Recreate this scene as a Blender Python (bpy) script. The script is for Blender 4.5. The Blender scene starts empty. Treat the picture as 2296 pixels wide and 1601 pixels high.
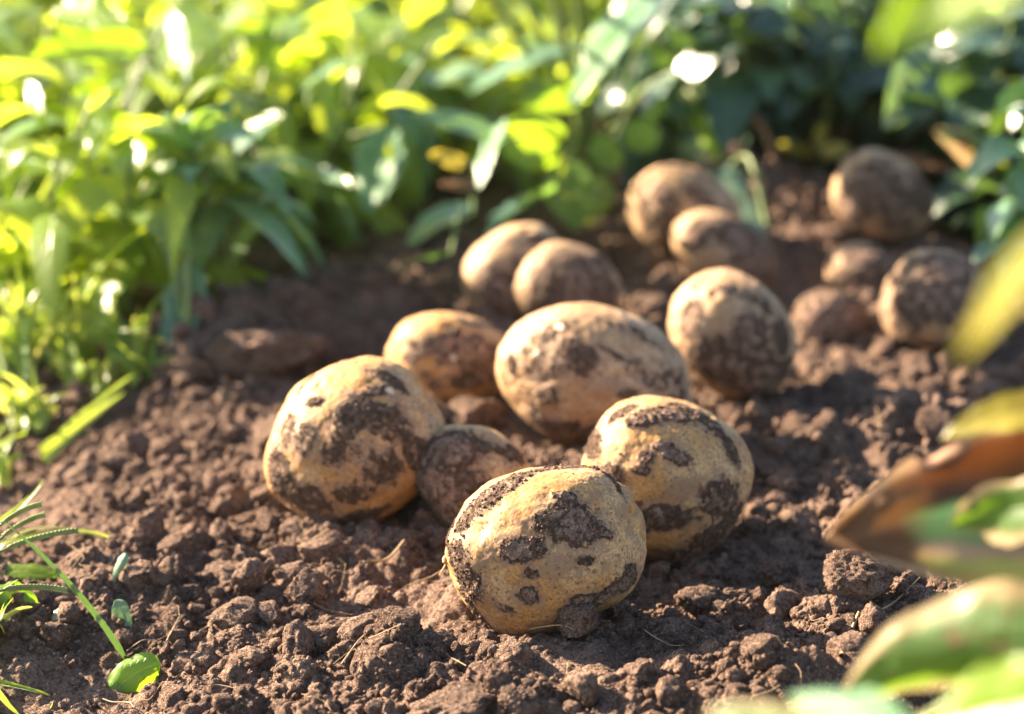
import bpy, math, random
import numpy as np
from mathutils import Vector, Matrix

R = math.radians
# ------------------------------------------------------------------ camera, world, sun
scene = bpy.context.scene
col = scene.collection
W_, H_ = 2296.0, 1601.0            # working pixel frame of the photograph
CAM = np.array([0.0, 0.0, 0.36])
PITCH = R(17.2)
LENS = 85.0
FPX = LENS / 36.0 * W_
cd = bpy.data.cameras.new('camera'); cam = bpy.data.objects.new('camera', cd); col.objects.link(cam)
cam.location = CAM; cam.rotation_euler = (R(90) - PITCH, 0, 0)
cd.lens = LENS; cd.sensor_width = 36.0; cd.clip_start = 0.02; cd.clip_end = 200.0
cd.dof.use_dof = True; cd.dof.focus_distance = 0.872; cd.dof.aperture_fstop = 6.3
cd.dof.aperture_blades = 0
scene.camera = cam
FWD = np.array([0, math.cos(PITCH), -math.sin(PITCH)])
UPV = np.array([0, math.sin(PITCH), math.cos(PITCH)])
RGT = np.array([1.0, 0, 0])

SUN_AZ, SUN_EL = R(-60), R(26)       # azimuth from +Y, negative = to the left
world = bpy.data.worlds.new("World"); scene.world = world; world.use_nodes = True
wn = world.node_tree; wn.nodes.clear()
sky = wn.nodes.new('ShaderNodeTexSky'); sky.sky_type = 'NISHITA'; sky.sun_disc = False
sky.sun_elevation = SUN_EL; sky.sun_rotation = SUN_AZ
sky.air_density = 1.0; sky.dust_density = 1.5
bg = wn.nodes.new('ShaderNodeBackground'); bg.inputs[1].default_value = 0.050
wo = wn.nodes.new('ShaderNodeOutputWorld')
wn.links.new(sky.outputs[0], bg.inputs[0]); wn.links.new(bg.outputs[0], wo.inputs[0])
sd = bpy.data.lights.new('sun', 'SUN'); sun = bpy.data.objects.new('sun', sd); col.objects.link(sun)
sd.energy = 5.0; sd.angle = R(0.6); sd.color = (1.0, 0.80, 0.58)
sdir = Vector((math.sin(SUN_AZ) * math.cos(SUN_EL), math.cos(SUN_AZ) * math.cos(SUN_EL), math.sin(SUN_EL)))
sun.rotation_euler = sdir.to_track_quat('Z', 'Y').to_euler()
sun.location = sdir * 3
vs = scene.view_settings
vs.view_transform = 'Standard'; vs.look = 'None'; vs.exposure = 2.9; vs.gamma = 1.0; vs.use_curve_mapping = False
scene.cycles.use_denoising = True
scene.cycles.max_bounces = 8
scene.cycles.sample_clamp_indirect = 6.0

# ------------------------------------------------------------------ noise in numpy
def _perm(seed):
    rng = np.random.RandomState(seed); p = rng.permutation(256); return np.concatenate([p, p, p])
_G3 = np.random.RandomState(7).normal(size=(256, 3)); _G3 /= np.linalg.norm(_G3, axis=1)[:, None]
def perlin3(P, seed=0):
    p = _perm(seed)
    P = np.asarray(P, float); I = np.floor(P).astype(int); f = P - I; I &= 255
    w = f * f * f * (f * (f * 6 - 15) + 10)
    out = 0
    for dx in (0, 1):
        wx = w[..., 0] if dx else 1 - w[..., 0]
        a = p[I[..., 0] + dx]
        for dy in (0, 1):
            wy = w[..., 1] if dy else 1 - w[..., 1]
            b = p[a + I[..., 1] + dy]
            for dz in (0, 1):
                wz = w[..., 2] if dz else 1 - w[..., 2]
                g = _G3[p[b + I[..., 2] + dz]]
                d = g[..., 0] * (f[..., 0] - dx) + g[..., 1] * (f[..., 1] - dy) + g[..., 2] * (f[..., 2] - dz)
                out = out + d * wx * wy * wz
    return out * 1.5
def fbm3(P, oct=4, seed=0, gain=.5):
    s = 0; a = 1.0; q = np.asarray(P, float)
    for i in range(oct):
        s = s + a * perlin3(q, seed + i); a *= gain; q = q * 2.03 + 11.3
    return s
def fbm2(x, y, oct=4, seed=0, gain=.5):
    return fbm3(np.stack([x, y, np.zeros_like(x) + 3.7], -1), oct, seed, gain)
def sstep(a, b, x):
    t = np.clip((x - a) / (b - a), 0, 1); return t * t * (3 - 2 * t)

# ------------------------------------------------------------------ camera helpers: where things stand
def ray(u, v):
    d = FWD + RGT * ((u - W_ / 2) / FPX) - UPV * ((v - H_ / 2) / FPX)
    return d                                        # unit depth along the view axis
def at_depth(u, v, d): return CAM + ray(u, v) * d
def at_z(u, v, z=0.0):
    r = ray(u, v); return CAM + r * ((z - CAM[2]) / r[2])

# ------------------------------------------------------------------ mesh helpers
def mesh(name, V, F, m=None, smooth=True, uv=None, attrs=None, parent=None, loc=None):
    V = np.asarray(V, np.float32); F = np.asarray(F, np.int32)
    me = bpy.data.meshes.new(name)
    n = F.shape[1]
    me.vertices.add(len(V)); me.vertices.foreach_set('co', V.ravel())
    me.loops.add(F.size); me.loops.foreach_set('vertex_index', F.ravel())
    me.polygons.add(len(F)); me.polygons.foreach_set('loop_start', np.arange(0, F.size, n, dtype=np.int32))
    me.polygons.foreach_set('loop_total', np.full(len(F), n, np.int32))
    if smooth: me.polygons.foreach_set('use_smooth', np.ones(len(F), bool))
    if uv is not None:
        l = me.uv_layers.new(name='UVMap'); l.data.foreach_set('uv', np.asarray(uv, np.float32)[F.ravel()].ravel())
    for k, a in (attrs or {}).items():
        at = me.attributes.new(k, 'FLOAT', 'POINT'); at.data.foreach_set('value', np.asarray(a, np.float32))
    me.update(calc_edges=True); me.validate()
    if m: me.materials.append(m)
    o = bpy.data.objects.new(name, me); col.objects.link(o)
    if loc is not None: o.location = loc
    if parent is not None: o.parent = parent
    return o
def tag(o, label=None, cat=None, group=None, kind=None):
    if label: o['label'] = label
    if cat: o['category'] = cat
    if group: o['group'] = group
    if kind: o['kind'] = kind
    return o
def empty(name, loc, label, cat, group=None):
    o = bpy.data.objects.new(name, None); col.objects.link(o); o.location = loc; o.empty_display_size = .01
    return tag(o, label, cat, group)
_ico = {}
def ico(s):
    if s not in _ico:
        import bmesh
        bm = bmesh.new(); bmesh.ops.create_icosphere(bm, subdivisions=s, radius=1.0)
        bm.verts.ensure_lookup_table()
        V = np.array([v.co[:] for v in bm.verts]); F = np.array([[v.index for v in f.verts] for f in bm.faces])
        bm.free(); V /= np.linalg.norm(V, axis=1)[:, None]
        _ico[s] = (V, F)
    return _ico[s]

# ------------------------------------------------------------------ materials
def newmat(name):
    m = bpy.data.materials.new(name); m.use_nodes = True; nt = m.node_tree; nt.nodes.clear()
    out = nt.nodes.new('ShaderNodeOutputMaterial')
    return m, nt, out
class NB:
    def __init__(s, nt): s.nt = nt
    def n(s, t, **k):
        x = s.nt.nodes.new(t)
        for a, b in k.items():
            if a.startswith('_'): setattr(x, a[1:], b)
            else: x.inputs[a.replace('__', ' ')].default_value = b
        return x
    def l(s, a, b): s.nt.links.new(a, b)
    def noise(s, vec, scale, detail=4, rough=.55, dist=0.0):
        x = s.nt.nodes.new('ShaderNodeTexNoise'); x.inputs['Scale'].default_value = scale
        x.inputs['Detail'].default_value = detail; x.inputs['Roughness'].default_value = rough
        x.inputs['Distortion'].default_value = dist; s.l(vec, x.inputs['Vector']); return x.outputs['Fac']
    def ramp(s, fac, a, b, smooth=True):
        x = s.nt.nodes.new('ShaderNodeMapRange'); x.interpolation_type = 'SMOOTHSTEP' if smooth else 'LINEAR'
        x.inputs['From Min'].default_value = a; x.inputs['From Max'].default_value = b
        s.l(fac, x.inputs['Value']); return x.outputs['Result']
    def mix(s, fac, a, b, mode='MIX'):
        x = s.nt.nodes.new('ShaderNodeMix'); x.data_type = 'RGBA'; x.blend_type = mode
        if isinstance(fac, (int, float)): x.inputs[0].default_value = fac
        else: s.l(fac, x.inputs[0])
        for i, c in ((6, a), (7, b)):
            if isinstance(c, tuple): x.inputs[i].default_value = (*c, 1)
            else: s.l(c, x.inputs[i])
        return x.outputs[2]
    def math(s, op, a, b=None, clamp=False):
        x = s.nt.nodes.new('ShaderNodeMath'); x.operation = op; x.use_clamp = clamp
        for i, c in ((0, a), (1, b)):
            if c is None: continue
            if isinstance(c, (int, float)): x.inputs[i].default_value = c
            else: s.l(c, x.inputs[i])
        return x.outputs[0]
    def bump(s, h, strength, dist, prev=None):
        x = s.nt.nodes.new('ShaderNodeBump'); x.inputs['Strength'].default_value = strength
        x.inputs['Distance'].default_value = dist; s.l(h, x.inputs['Height'])
        if prev: s.l(prev, x.inputs['Normal'])
        return x.outputs[0]

SOIL_A = (0.165, 0.110, 0.082); SOIL_B = (0.30, 0.204, 0.152); SOIL_C = (0.100, 0.063, 0.049)
def soil_material(name='soil', bright=1.0):
    m, nt, out = newmat(name); b = NB(nt)
    tc = b.n('ShaderNodeTexCoord').outputs['Object']
    c = b.mix(b.ramp(b.noise(tc, 22, 4), .35, .65), SOIL_A, SOIL_B)
    c = b.mix(b.ramp(b.noise(tc, 160, 4, .6), .50, .64), c, SOIL_C)
    c = b.mix(b.math('MULTIPLY', b.ramp(b.noise(tc, 800, 2, .6), .52, .64), .8), c, (0.40, 0.26, 0.185))
    c = b.mix(b.math('MULTIPLY', b.ramp(b.noise(tc, 600, 2, .6), .48, .36), .7), c, (0.10, 0.058, 0.042))
    if bright != 1.0: c = b.mix(1.0, c, (bright, bright, bright), 'MULTIPLY')
    p = b.n('ShaderNodeBsdfPrincipled', Roughness=.95); p.inputs['Specular IOR Level'].default_value = .15
    b.l(c, p.inputs['Base Color'])
    n1 = b.bump(b.noise(tc, 420, 4, .62), 1.0, .0045)
    n2 = b.bump(b.noise(tc, 1300, 3, .6), 1.0, .0030, n1)
    b.l(n2, p.inputs['Normal']); b.l(p.outputs[0], out.inputs[0])
    return m
M_SOIL = soil_material()
M_CLOD = soil_material('clod_soil', .92)
M_SPECK = soil_material('speck_soil', 1.15)

def potato_material(name, pale, deep, dirtcol=(0.245, 0.158, 0.114), pinkish=0.0):
    m, nt, out = newmat(name); b = NB(nt)
    tc = b.n('ShaderNodeTexCoord').outputs['Object']
    at = b.n('ShaderNodeAttribute', _attribute_name='dirt').outputs['Fac']
    scar = b.n('ShaderNodeAttribute', _attribute_name='scar').outputs['Fac']
    skin = b.mix(b.ramp(b.noise(tc, 38, 3), .38, .62), deep, pale)
    big = b.ramp(b.noise(tc, 33, 3, .5, .5), .40, .60)
    # netted skin and lenticels
    net = b.noise(tc, 820, 2, .5)
    skin = b.mix(b.math('MULTIPLY', b.ramp(net, .40, .62), .55), skin, tuple(q * .50 for q in deep))
    v = b.n('ShaderNodeTexVoronoi', Scale=360.0); b.l(tc, v.inputs['Vector'])
    dots = b.math('MULTIPLY', b.ramp(v.outputs['Distance'], .30, .14), b.ramp(b.noise(tc, 150, 2), .46, .56))
    skin = b.mix(b.math('MULTIPLY', dots, .75), skin, (0.13, 0.07, 0.04))
    # smeared film of dust, then grains
    film = b.math('MULTIPLY', b.ramp(b.noise(tc, 120, 5, .62, .5), .45, .60), b.math('ADD', b.math('MULTIPLY', big, .55), .28))
    skin = b.mix(film, skin, (0.235, 0.145, 0.084))
    halo = b.math('ADD', at, b.math('MULTIPLY', b.math('SUBTRACT', b.noise(tc, 170, 5, .65), .5), 1.5))
    skin = b.mix(b.math('MULTIPLY', b.ramp(halo, .08, .50), .78), skin, (0.225, 0.142, 0.092))
    spk = b.ramp(b.math('ADD', b.noise(tc, 560, 3, .6), b.math('MULTIPLY', at, .04)), .59, .65)
    skin = b.mix(b.math('MULTIPLY', spk, .85), skin, (0.13, 0.075, 0.048))
    skin = b.mix(scar, skin, (0.50, 0.43, 0.33))
    dn = b.noise(tc, 1100, 3, .6)
    dc = b.mix(b.ramp(b.noise(tc, 420, 4, .6), .40, .62), tuple(q * .85 for q in dirtcol), tuple(q * 1.5 for q in dirtcol))
    fac = b.math('ADD', at, b.math('MULTIPLY', b.math('SUBTRACT', b.noise(tc, 260, 6, .72), .5), 1.9))
    fac = b.ramp(fac, .38, 1.0)
    c = b.mix(fac, skin, dc)
    p = b.n('ShaderNodeBsdfPrincipled'); b.l(c, p.inputs['Base Color'])
    p.inputs['Specular IOR Level'].default_value = .22
    rg = b.ramp(fac, 0, 1, False)
    rr = b.n('ShaderNodeMapRange'); b.l(fac, rr.inputs['Value']); rr.inputs['To Min'].default_value = .60; rr.inputs['To Max'].default_value = .97
    b.l(rr.outputs[0], p.inputs['Roughness'])
    n0 = b.bump(net, .4, .0004)
    n1 = b.bump(b.math('MULTIPLY', dn, fac), 1.0, .0016, n0)
    n2 = b.bump(b.math('MULTIPLY', b.noise(tc, 380, 4, .6), b.math('ADD', fac, .12)), .8, .0016, n1)
    b.l(n2, p.inputs['Normal']); b.l(p.outputs[0], out.inputs[0])
    return m
M_POT = potato_material('potato_skin', (0.51, 0.330, 0.160), (0.43, 0.225, 0.074))
M_POT2 = potato_material('potato_skin_tan', (0.48, 0.340, 0.205), (0.37, 0.230, 0.115))

def leaf_material(name, green, trans, alt=None, alt_amt=.5, spot=None, spot_amt=.0, tfac=.45, rough=.32, coat=.35, edge=None):
    m, nt, out = newmat(name); b = NB(nt)
    tcn = b.n('ShaderNodeTexCoord'); tc = tcn.outputs['Object']
    tint = b.n('ShaderNodeAttribute', _attribute_name='tint').outputs['Fac']
    sx = b.n('ShaderNodeSeparateXYZ'); b.l(tcn.outputs['UV'], sx.inputs[0])
    u, v = sx.outputs[0], sx.outputs[1]
    across = b.math('ABSOLUTE', b.math('SUBTRACT', v, .5))
    mid = b.ramp(across, .035, .008)
    vein = b.math('ABSOLUTE', b.math('SINE', b.math('MULTIPLY', b.math('SUBTRACT', u, b.math('MULTIPLY', across, .55)), 26.0)))
    veins = b.ramp(vein, .16, .02)
    g = b.mix(tint, green, alt or tuple(x * .55 for x in green))
    t = b.mix(tint, trans, tuple(x * y for x, y in zip(trans, (1.25, 1.0, .6))) if alt is None else tuple(min(1, x * 2.4) for x in alt))
    g = b.mix(b.math('MULTIPLY', b.ramp(b.noise(tc, 60, 3), .4, .7), .4), g, tuple(min(1, x * 1.7) for x in green))
    g = b.mix(b.math('MULTIPLY', b.math('MAXIMUM', mid, b.math('MULTIPLY', veins, .5)), .6), g, tuple(min(1, x * 1.8 + .05) for x in green))
    if spot:
        f = b.ramp(b.noise(tc, 75, 5, .65), .62 - spot_amt * .3, .70 - spot_amt * .3)
        g = b.mix(f, g, spot); t = b.mix(f, t, tuple(x * .8 for x in spot))
    if edge:
        e = b.ramp(b.math('ADD', across, b.math('MULTIPLY', b.noise(tc, 50, 3), .25)), .40, .56)
        g = b.mix(e, g, edge); t = b.mix(e, t, edge)
    p = b.n('ShaderNodeBsdfPrincipled', Roughness=rough); b.l(g, p.inputs['Base Color'])
    p.inputs['Coat Weight'].default_value = coat; p.inputs['Coat Roughness'].default_value = .30
    tr = b.n('ShaderNodeBsdfTranslucent'); b.l(t, tr.inputs[0])
    bm = b.bump(b.math('ADD', b.math('MULTIPLY', b.math('MAXIMUM', mid, veins), -.6), b.noise(tc, 220, 3)), .5, .0009)
    b.l(bm, p.inputs['Normal']); b.l(bm, tr.inputs['Normal'])
    mx = b.n('ShaderNodeMixShader'); mx.inputs[0].default_value = tfac
    b.l(p.outputs[0], mx.inputs[1]); b.l(tr.outputs[0], mx.inputs[2]); b.l(mx.outputs[0], out.inputs[0])
    return m
L_BACK = leaf_material('leaf_green', (0.09, 0.18, 0.05), (0.56, 0.70, 0.03), alt=(0.24, 0.29, 0.02), tfac=.55)
L_TEAL = leaf_material('leaf_blue_green', (0.115, 0.23, 0.115), (0.25, 0.48, 0.06), tfac=.3, coat=.6, rough=.36)
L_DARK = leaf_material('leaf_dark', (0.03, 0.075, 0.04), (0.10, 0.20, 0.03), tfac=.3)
L_SPOT = leaf_material('leaf_spotted', (0.13, 0.22, 0.15), (0.20, 0.36, 0.08), spot=(0.13, 0.075, 0.06), spot_amt=.22, tfac=.3, rough=.45, coat=.2)
L_YEL = leaf_material('leaf_yellow_green', (0.16, 0.26, 0.02), (0.36, 0.58, 0.02), tfac=.5, coat=.2)
L_GOLD = leaf_material('leaf_yellow', (0.36, 0.28, 0.04), (0.48, 0.38, 0.03), spot=(0.12, 0.07, 0.03), spot_amt=.1, tfac=.5)
L_BROWN = leaf_material('leaf_dry_brown', (0.21, 0.10, 0.035), (0.42, 0.15, 0.02), alt=(0.14, 0.07, 0.04), spot=(0.05, 0.03, 0.02), spot_amt=.2, tfac=.4, rough=.6, coat=0)
L_CURL = leaf_material('leaf_curled', (0.10, 0.20, 0.05), (0.40, 0.50, 0.03), spot=(0.20, 0.10, 0.04), spot_amt=.25, edge=(0.42, 0.27, 0.12), tfac=.4, rough=.5, coat=.1)
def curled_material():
    m, nt, out = newmat('leaf_curled_brown_shaded'); b = NB(nt)
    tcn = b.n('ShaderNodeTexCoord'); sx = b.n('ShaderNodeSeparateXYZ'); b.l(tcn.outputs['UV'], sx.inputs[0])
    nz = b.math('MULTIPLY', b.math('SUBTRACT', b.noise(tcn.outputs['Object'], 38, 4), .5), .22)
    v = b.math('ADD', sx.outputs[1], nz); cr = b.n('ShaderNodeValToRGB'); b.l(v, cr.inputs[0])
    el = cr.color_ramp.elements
    for i, (p_, c_) in enumerate(((.05, (.40, .30, .08)), (.16, (.36, .36, .08)), (.26, (.42, .26, .17)), (.38, (.14, .26, .08)), (.55, (.12, .25, .09)), (.62, (.02, .012, .006)), (.82, (.13, .038, .006)), (.93, (.36, .20, .11)))):  # near-black to brown band: leaf tone plus painted shade under the curled edge
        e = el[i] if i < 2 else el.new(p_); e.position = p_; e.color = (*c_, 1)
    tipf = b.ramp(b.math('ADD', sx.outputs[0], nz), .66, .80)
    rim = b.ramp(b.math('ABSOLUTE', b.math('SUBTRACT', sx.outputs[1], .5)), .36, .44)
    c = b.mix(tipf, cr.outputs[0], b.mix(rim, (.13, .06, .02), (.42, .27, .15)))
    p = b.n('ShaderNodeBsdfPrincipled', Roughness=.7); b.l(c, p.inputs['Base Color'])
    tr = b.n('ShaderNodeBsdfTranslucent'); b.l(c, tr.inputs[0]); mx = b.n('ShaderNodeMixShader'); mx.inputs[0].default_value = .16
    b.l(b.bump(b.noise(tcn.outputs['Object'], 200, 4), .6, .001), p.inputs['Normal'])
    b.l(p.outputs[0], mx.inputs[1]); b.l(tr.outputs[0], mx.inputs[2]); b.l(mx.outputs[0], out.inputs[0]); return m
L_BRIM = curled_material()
L_MIX = leaf_material('leaf_gold_and_green', (0.30, 0.27, 0.04), (0.42, 0.36, 0.03), spot=(0.22, 0.32, 0.10), spot_amt=.25, tfac=.5, coat=.1)
L_CURL = leaf_material('leaf_curled_rim', (0.13, 0.22, 0.07), (0.40, 0.50, 0.05), spot=(0.17, 0.075, 0.025), spot_amt=.45, edge=(0.46, 0.30, 0.14), tfac=.35, rough=.6, coat=0)
L_FORE = leaf_material('leaf_foreground', (0.05, 0.115, 0.02), (0.17, 0.32, 0.015), spot=(.16, .09, .03), spot_amt=.12, edge=(0.34, 0.26, 0.12), tfac=.5, rough=.55, coat=.05)
L_STALK = leaf_material('grass_stalk_green', (0.075, 0.15, 0.035), (0.14, 0.26, 0.03), spot=(.16, .09, .04), spot_amt=.2, tfac=.3, coat=.2)
L_GRASS = leaf_material('grass_blade_green', (0.13, 0.24, 0.035), (0.42, 0.60, 0.04), alt=(0.30, 0.30, 0.06), tfac=.45, coat=.2)
def plain(name, c, rough=.7, tf=0.0):
    m, nt, out = newmat(name); b = NB(nt)
    tc = b.n('ShaderNodeTexCoord').outputs['Object']
    cc = b.mix(b.ramp(b.noise(tc, 150, 4), .35, .7), c, tuple(x * .6 for x in c))
    p = b.n('ShaderNodeBsdfPrincipled', Roughness=rough); b.l(cc, p.inputs['Base Color'])
    b.l(b.bump(b.noise(tc, 600, 4), .4, .0006), p.inputs['Normal']); b.l(p.outputs[0], out.inputs[0]); return m
M_STEM = plain('stem_green', (0.14, 0.20, 0.05), .5)
M_STRAW = plain('dry_straw', (0.42, 0.28, 0.14), .7)
M_ROOT = plain('root_orange', (0.42, 0.20, 0.09), .7)
M_SEED = plain('seed_head', (0.22, 0.28, 0.09), .7)

# ------------------------------------------------------------------ ground
# large shapes of the bed: (u, v on the flat, radius x, radius y, height)
BUMPS = [(570, 790, .055, .024, .026), (430, 830, .025, .018, .008), (760, 700, .040, .030, .018), (150, 1480, .060, .055, -.024), (60, 1000, .06, .10, -.020), (1560, 520, .06, .05, .016), (1150, 600, .05, .04, .010),
         (480, 1440, .045, .030, .006), (1750, 1560, .075, .022, .012), (2150, 1380, .060, .030, .016), (2120, 990, .030, .022, .012),
         (1800, 560, .075, .09, .032), (1760, 400, .11, .12, .034), (1470, 700, .020, .03, .006), (2300, 700, .08, .08, .020), (1000, 620, .05, .06, .008),
         (950, 1400, .04, .020, -.003), (1620, 900, .02, .02, .008)]
BUMPS = [(*at_z(u, v)[:2], rx, ry, h) for u, v, rx, ry, h in BUMPS]
def G(x, y):
    x = np.asarray(x, float); y = np.asarray(y, float)
    z = 0.010 * fbm2(x * 7, y * 7, 2, 21)
    for bx, by, rx, ry, h in BUMPS:
        z = z + h * np.exp(-(((x - bx) / rx) ** 2 + ((y - by) / ry) ** 2))
    return z * np.clip(1.2 - np.hypot(x, y - 1.1) / 6, 0, 1)
def on_ground(u, v):
    z = 0.0
    for _ in range(25):
        p = at_z(u, v, z); z = .5 * z + .5 * float(G(p[0], p[1]))
    return p
def tail(a, b, step0, grow):
    out = [a]; s = step0
    while out[-1] < b: out.append(out[-1] + s); s *= grow
    return np.array(out[1:])
xr = np.arange(-.26, .275, .00080); xs = np.concatenate([-tail(.26, 30, .001, 1.09)[::-1], xr, tail(xr[-1], 30, .001, 1.09)])
yr = [0.66]; st = .0008
while yr[-1] < 1.30: yr.append(yr[-1] + st); st *= 1.0012
yr = np.array(yr); ys = np.concatenate([.66 - (tail(0, 25, .0015, 1.11)[::-1]), yr, tail(yr[-1], 80, .002, 1.045)])
X, Y = np.meshgrid(xs, ys)
Z = G(X, Y)
near = sstep(1.5, .9, np.hypot(X * .7, Y - .95))
fine = (np.abs(X) < .6) & (Y > .5) & (Y < 2.2)
def f2(k, o, s, g=.5):
    out = np.zeros_like(X); out[fine] = fbm2(X[fine] * k, Y[fine] * k, o, s, g); return out
# how cloddy the surface is: some pressed smooth places
SMOOTH = [(930, 1370, .030, .022), (100, 1480, .045, .03), (1300, 1500, .02, .02), (60, 1100, .03, .04), (640, 1000, .01, .01), (1230, 1010, .03, .02)]
sm = np.zeros_like(X)
for u, v, rx, ry in SMOOTH:
    p = at_z(u, v); sm = np.maximum(sm, np.exp(-(((X - p[0]) / rx) ** 2 + ((Y - p[1]) / ry) ** 2)))
rough = (1 - .75 * sm)
n1 = f2(45, 3, 31); Z = Z + .0050 * n1 * rough
# clumps: overlapping domes of many sizes
rng = np.random.RandomState(4)
D = np.zeros_like(X)
def domes(n, r0, r1, hk, x0=-.33, x1=.36, y0=.66, y1=1.6, seed=0):
    global D
    g = np.random.RandomState(seed)
    cx = g.uniform(x0, x1, n); cy = g.uniform(y0, y1, n); rr = r0 * (r1 / r0) ** (g.rand(n) ** 1.7)
    for x, y, r, e, a, h in zip(cx, cy, rr, g.uniform(.7, 1.3, n), g.uniform(0, 3.14, n), g.uniform(.55, 1.1, n)):
        i0, i1 = np.searchsorted(xs, (x - r * 1.3, x + r * 1.3)); j0, j1 = np.searchsorted(ys, (y - r * 1.3, y + r * 1.3))
        if i1 - i0 < 2 or j1 - j0 < 2: continue
        dx = X[j0:j1, i0:i1] - x; dy = Y[j0:j1, i0:i1] - y
        c, s = math.cos(a), math.sin(a)
        q = ((dx * c + dy * s) / e) ** 2 + ((-dx * s + dy * c) * e) ** 2
        q = q / (r * r) * (1 + .35 * n1[j0:j1, i0:i1])
        d = np.sqrt(np.clip(1 - q, 0, 1)) * r * hk * h
        np.maximum(D[j0:j1, i0:i1], d, out=D[j0:j1, i0:i1])
domes(260, .008, .019, .55, seed=7)
Dl = D.copy(); D[:] = 0
domes(1500, .003, .009, .75, seed=1)
Dm = D.copy(); D[:] = 0
domes(15000, .0012, .0035, .9, y1=1.35, seed=2)
Z = Z + (Dl * .9 + Dm * .9 + D * .9) * rough
Z = Z + (.0016 * f2(190, 3, 51, .6) + .0007 * f2(700, 2, 61)) * (1 - .5 * sm)
def Zs(x, y):
    i = np.clip(np.searchsorted(xs, x) - 1, 0, len(xs) - 2); j = np.clip(np.searchsorted(ys, y) - 1, 0, len(ys) - 2)
    fx = (x - xs[i]) / (xs[i + 1] - xs[i]); fy = (y - ys[j]) / (ys[j + 1] - ys[j])
    return (Z[j, i] * (1 - fx) + Z[j, i + 1] * fx) * (1 - fy) + (Z[j + 1, i] * (1 - fx) + Z[j + 1, i + 1] * fx) * fy
nx, ny = len(xs), len(ys)
idx = np.arange(nx * ny).reshape(ny, nx)

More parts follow.
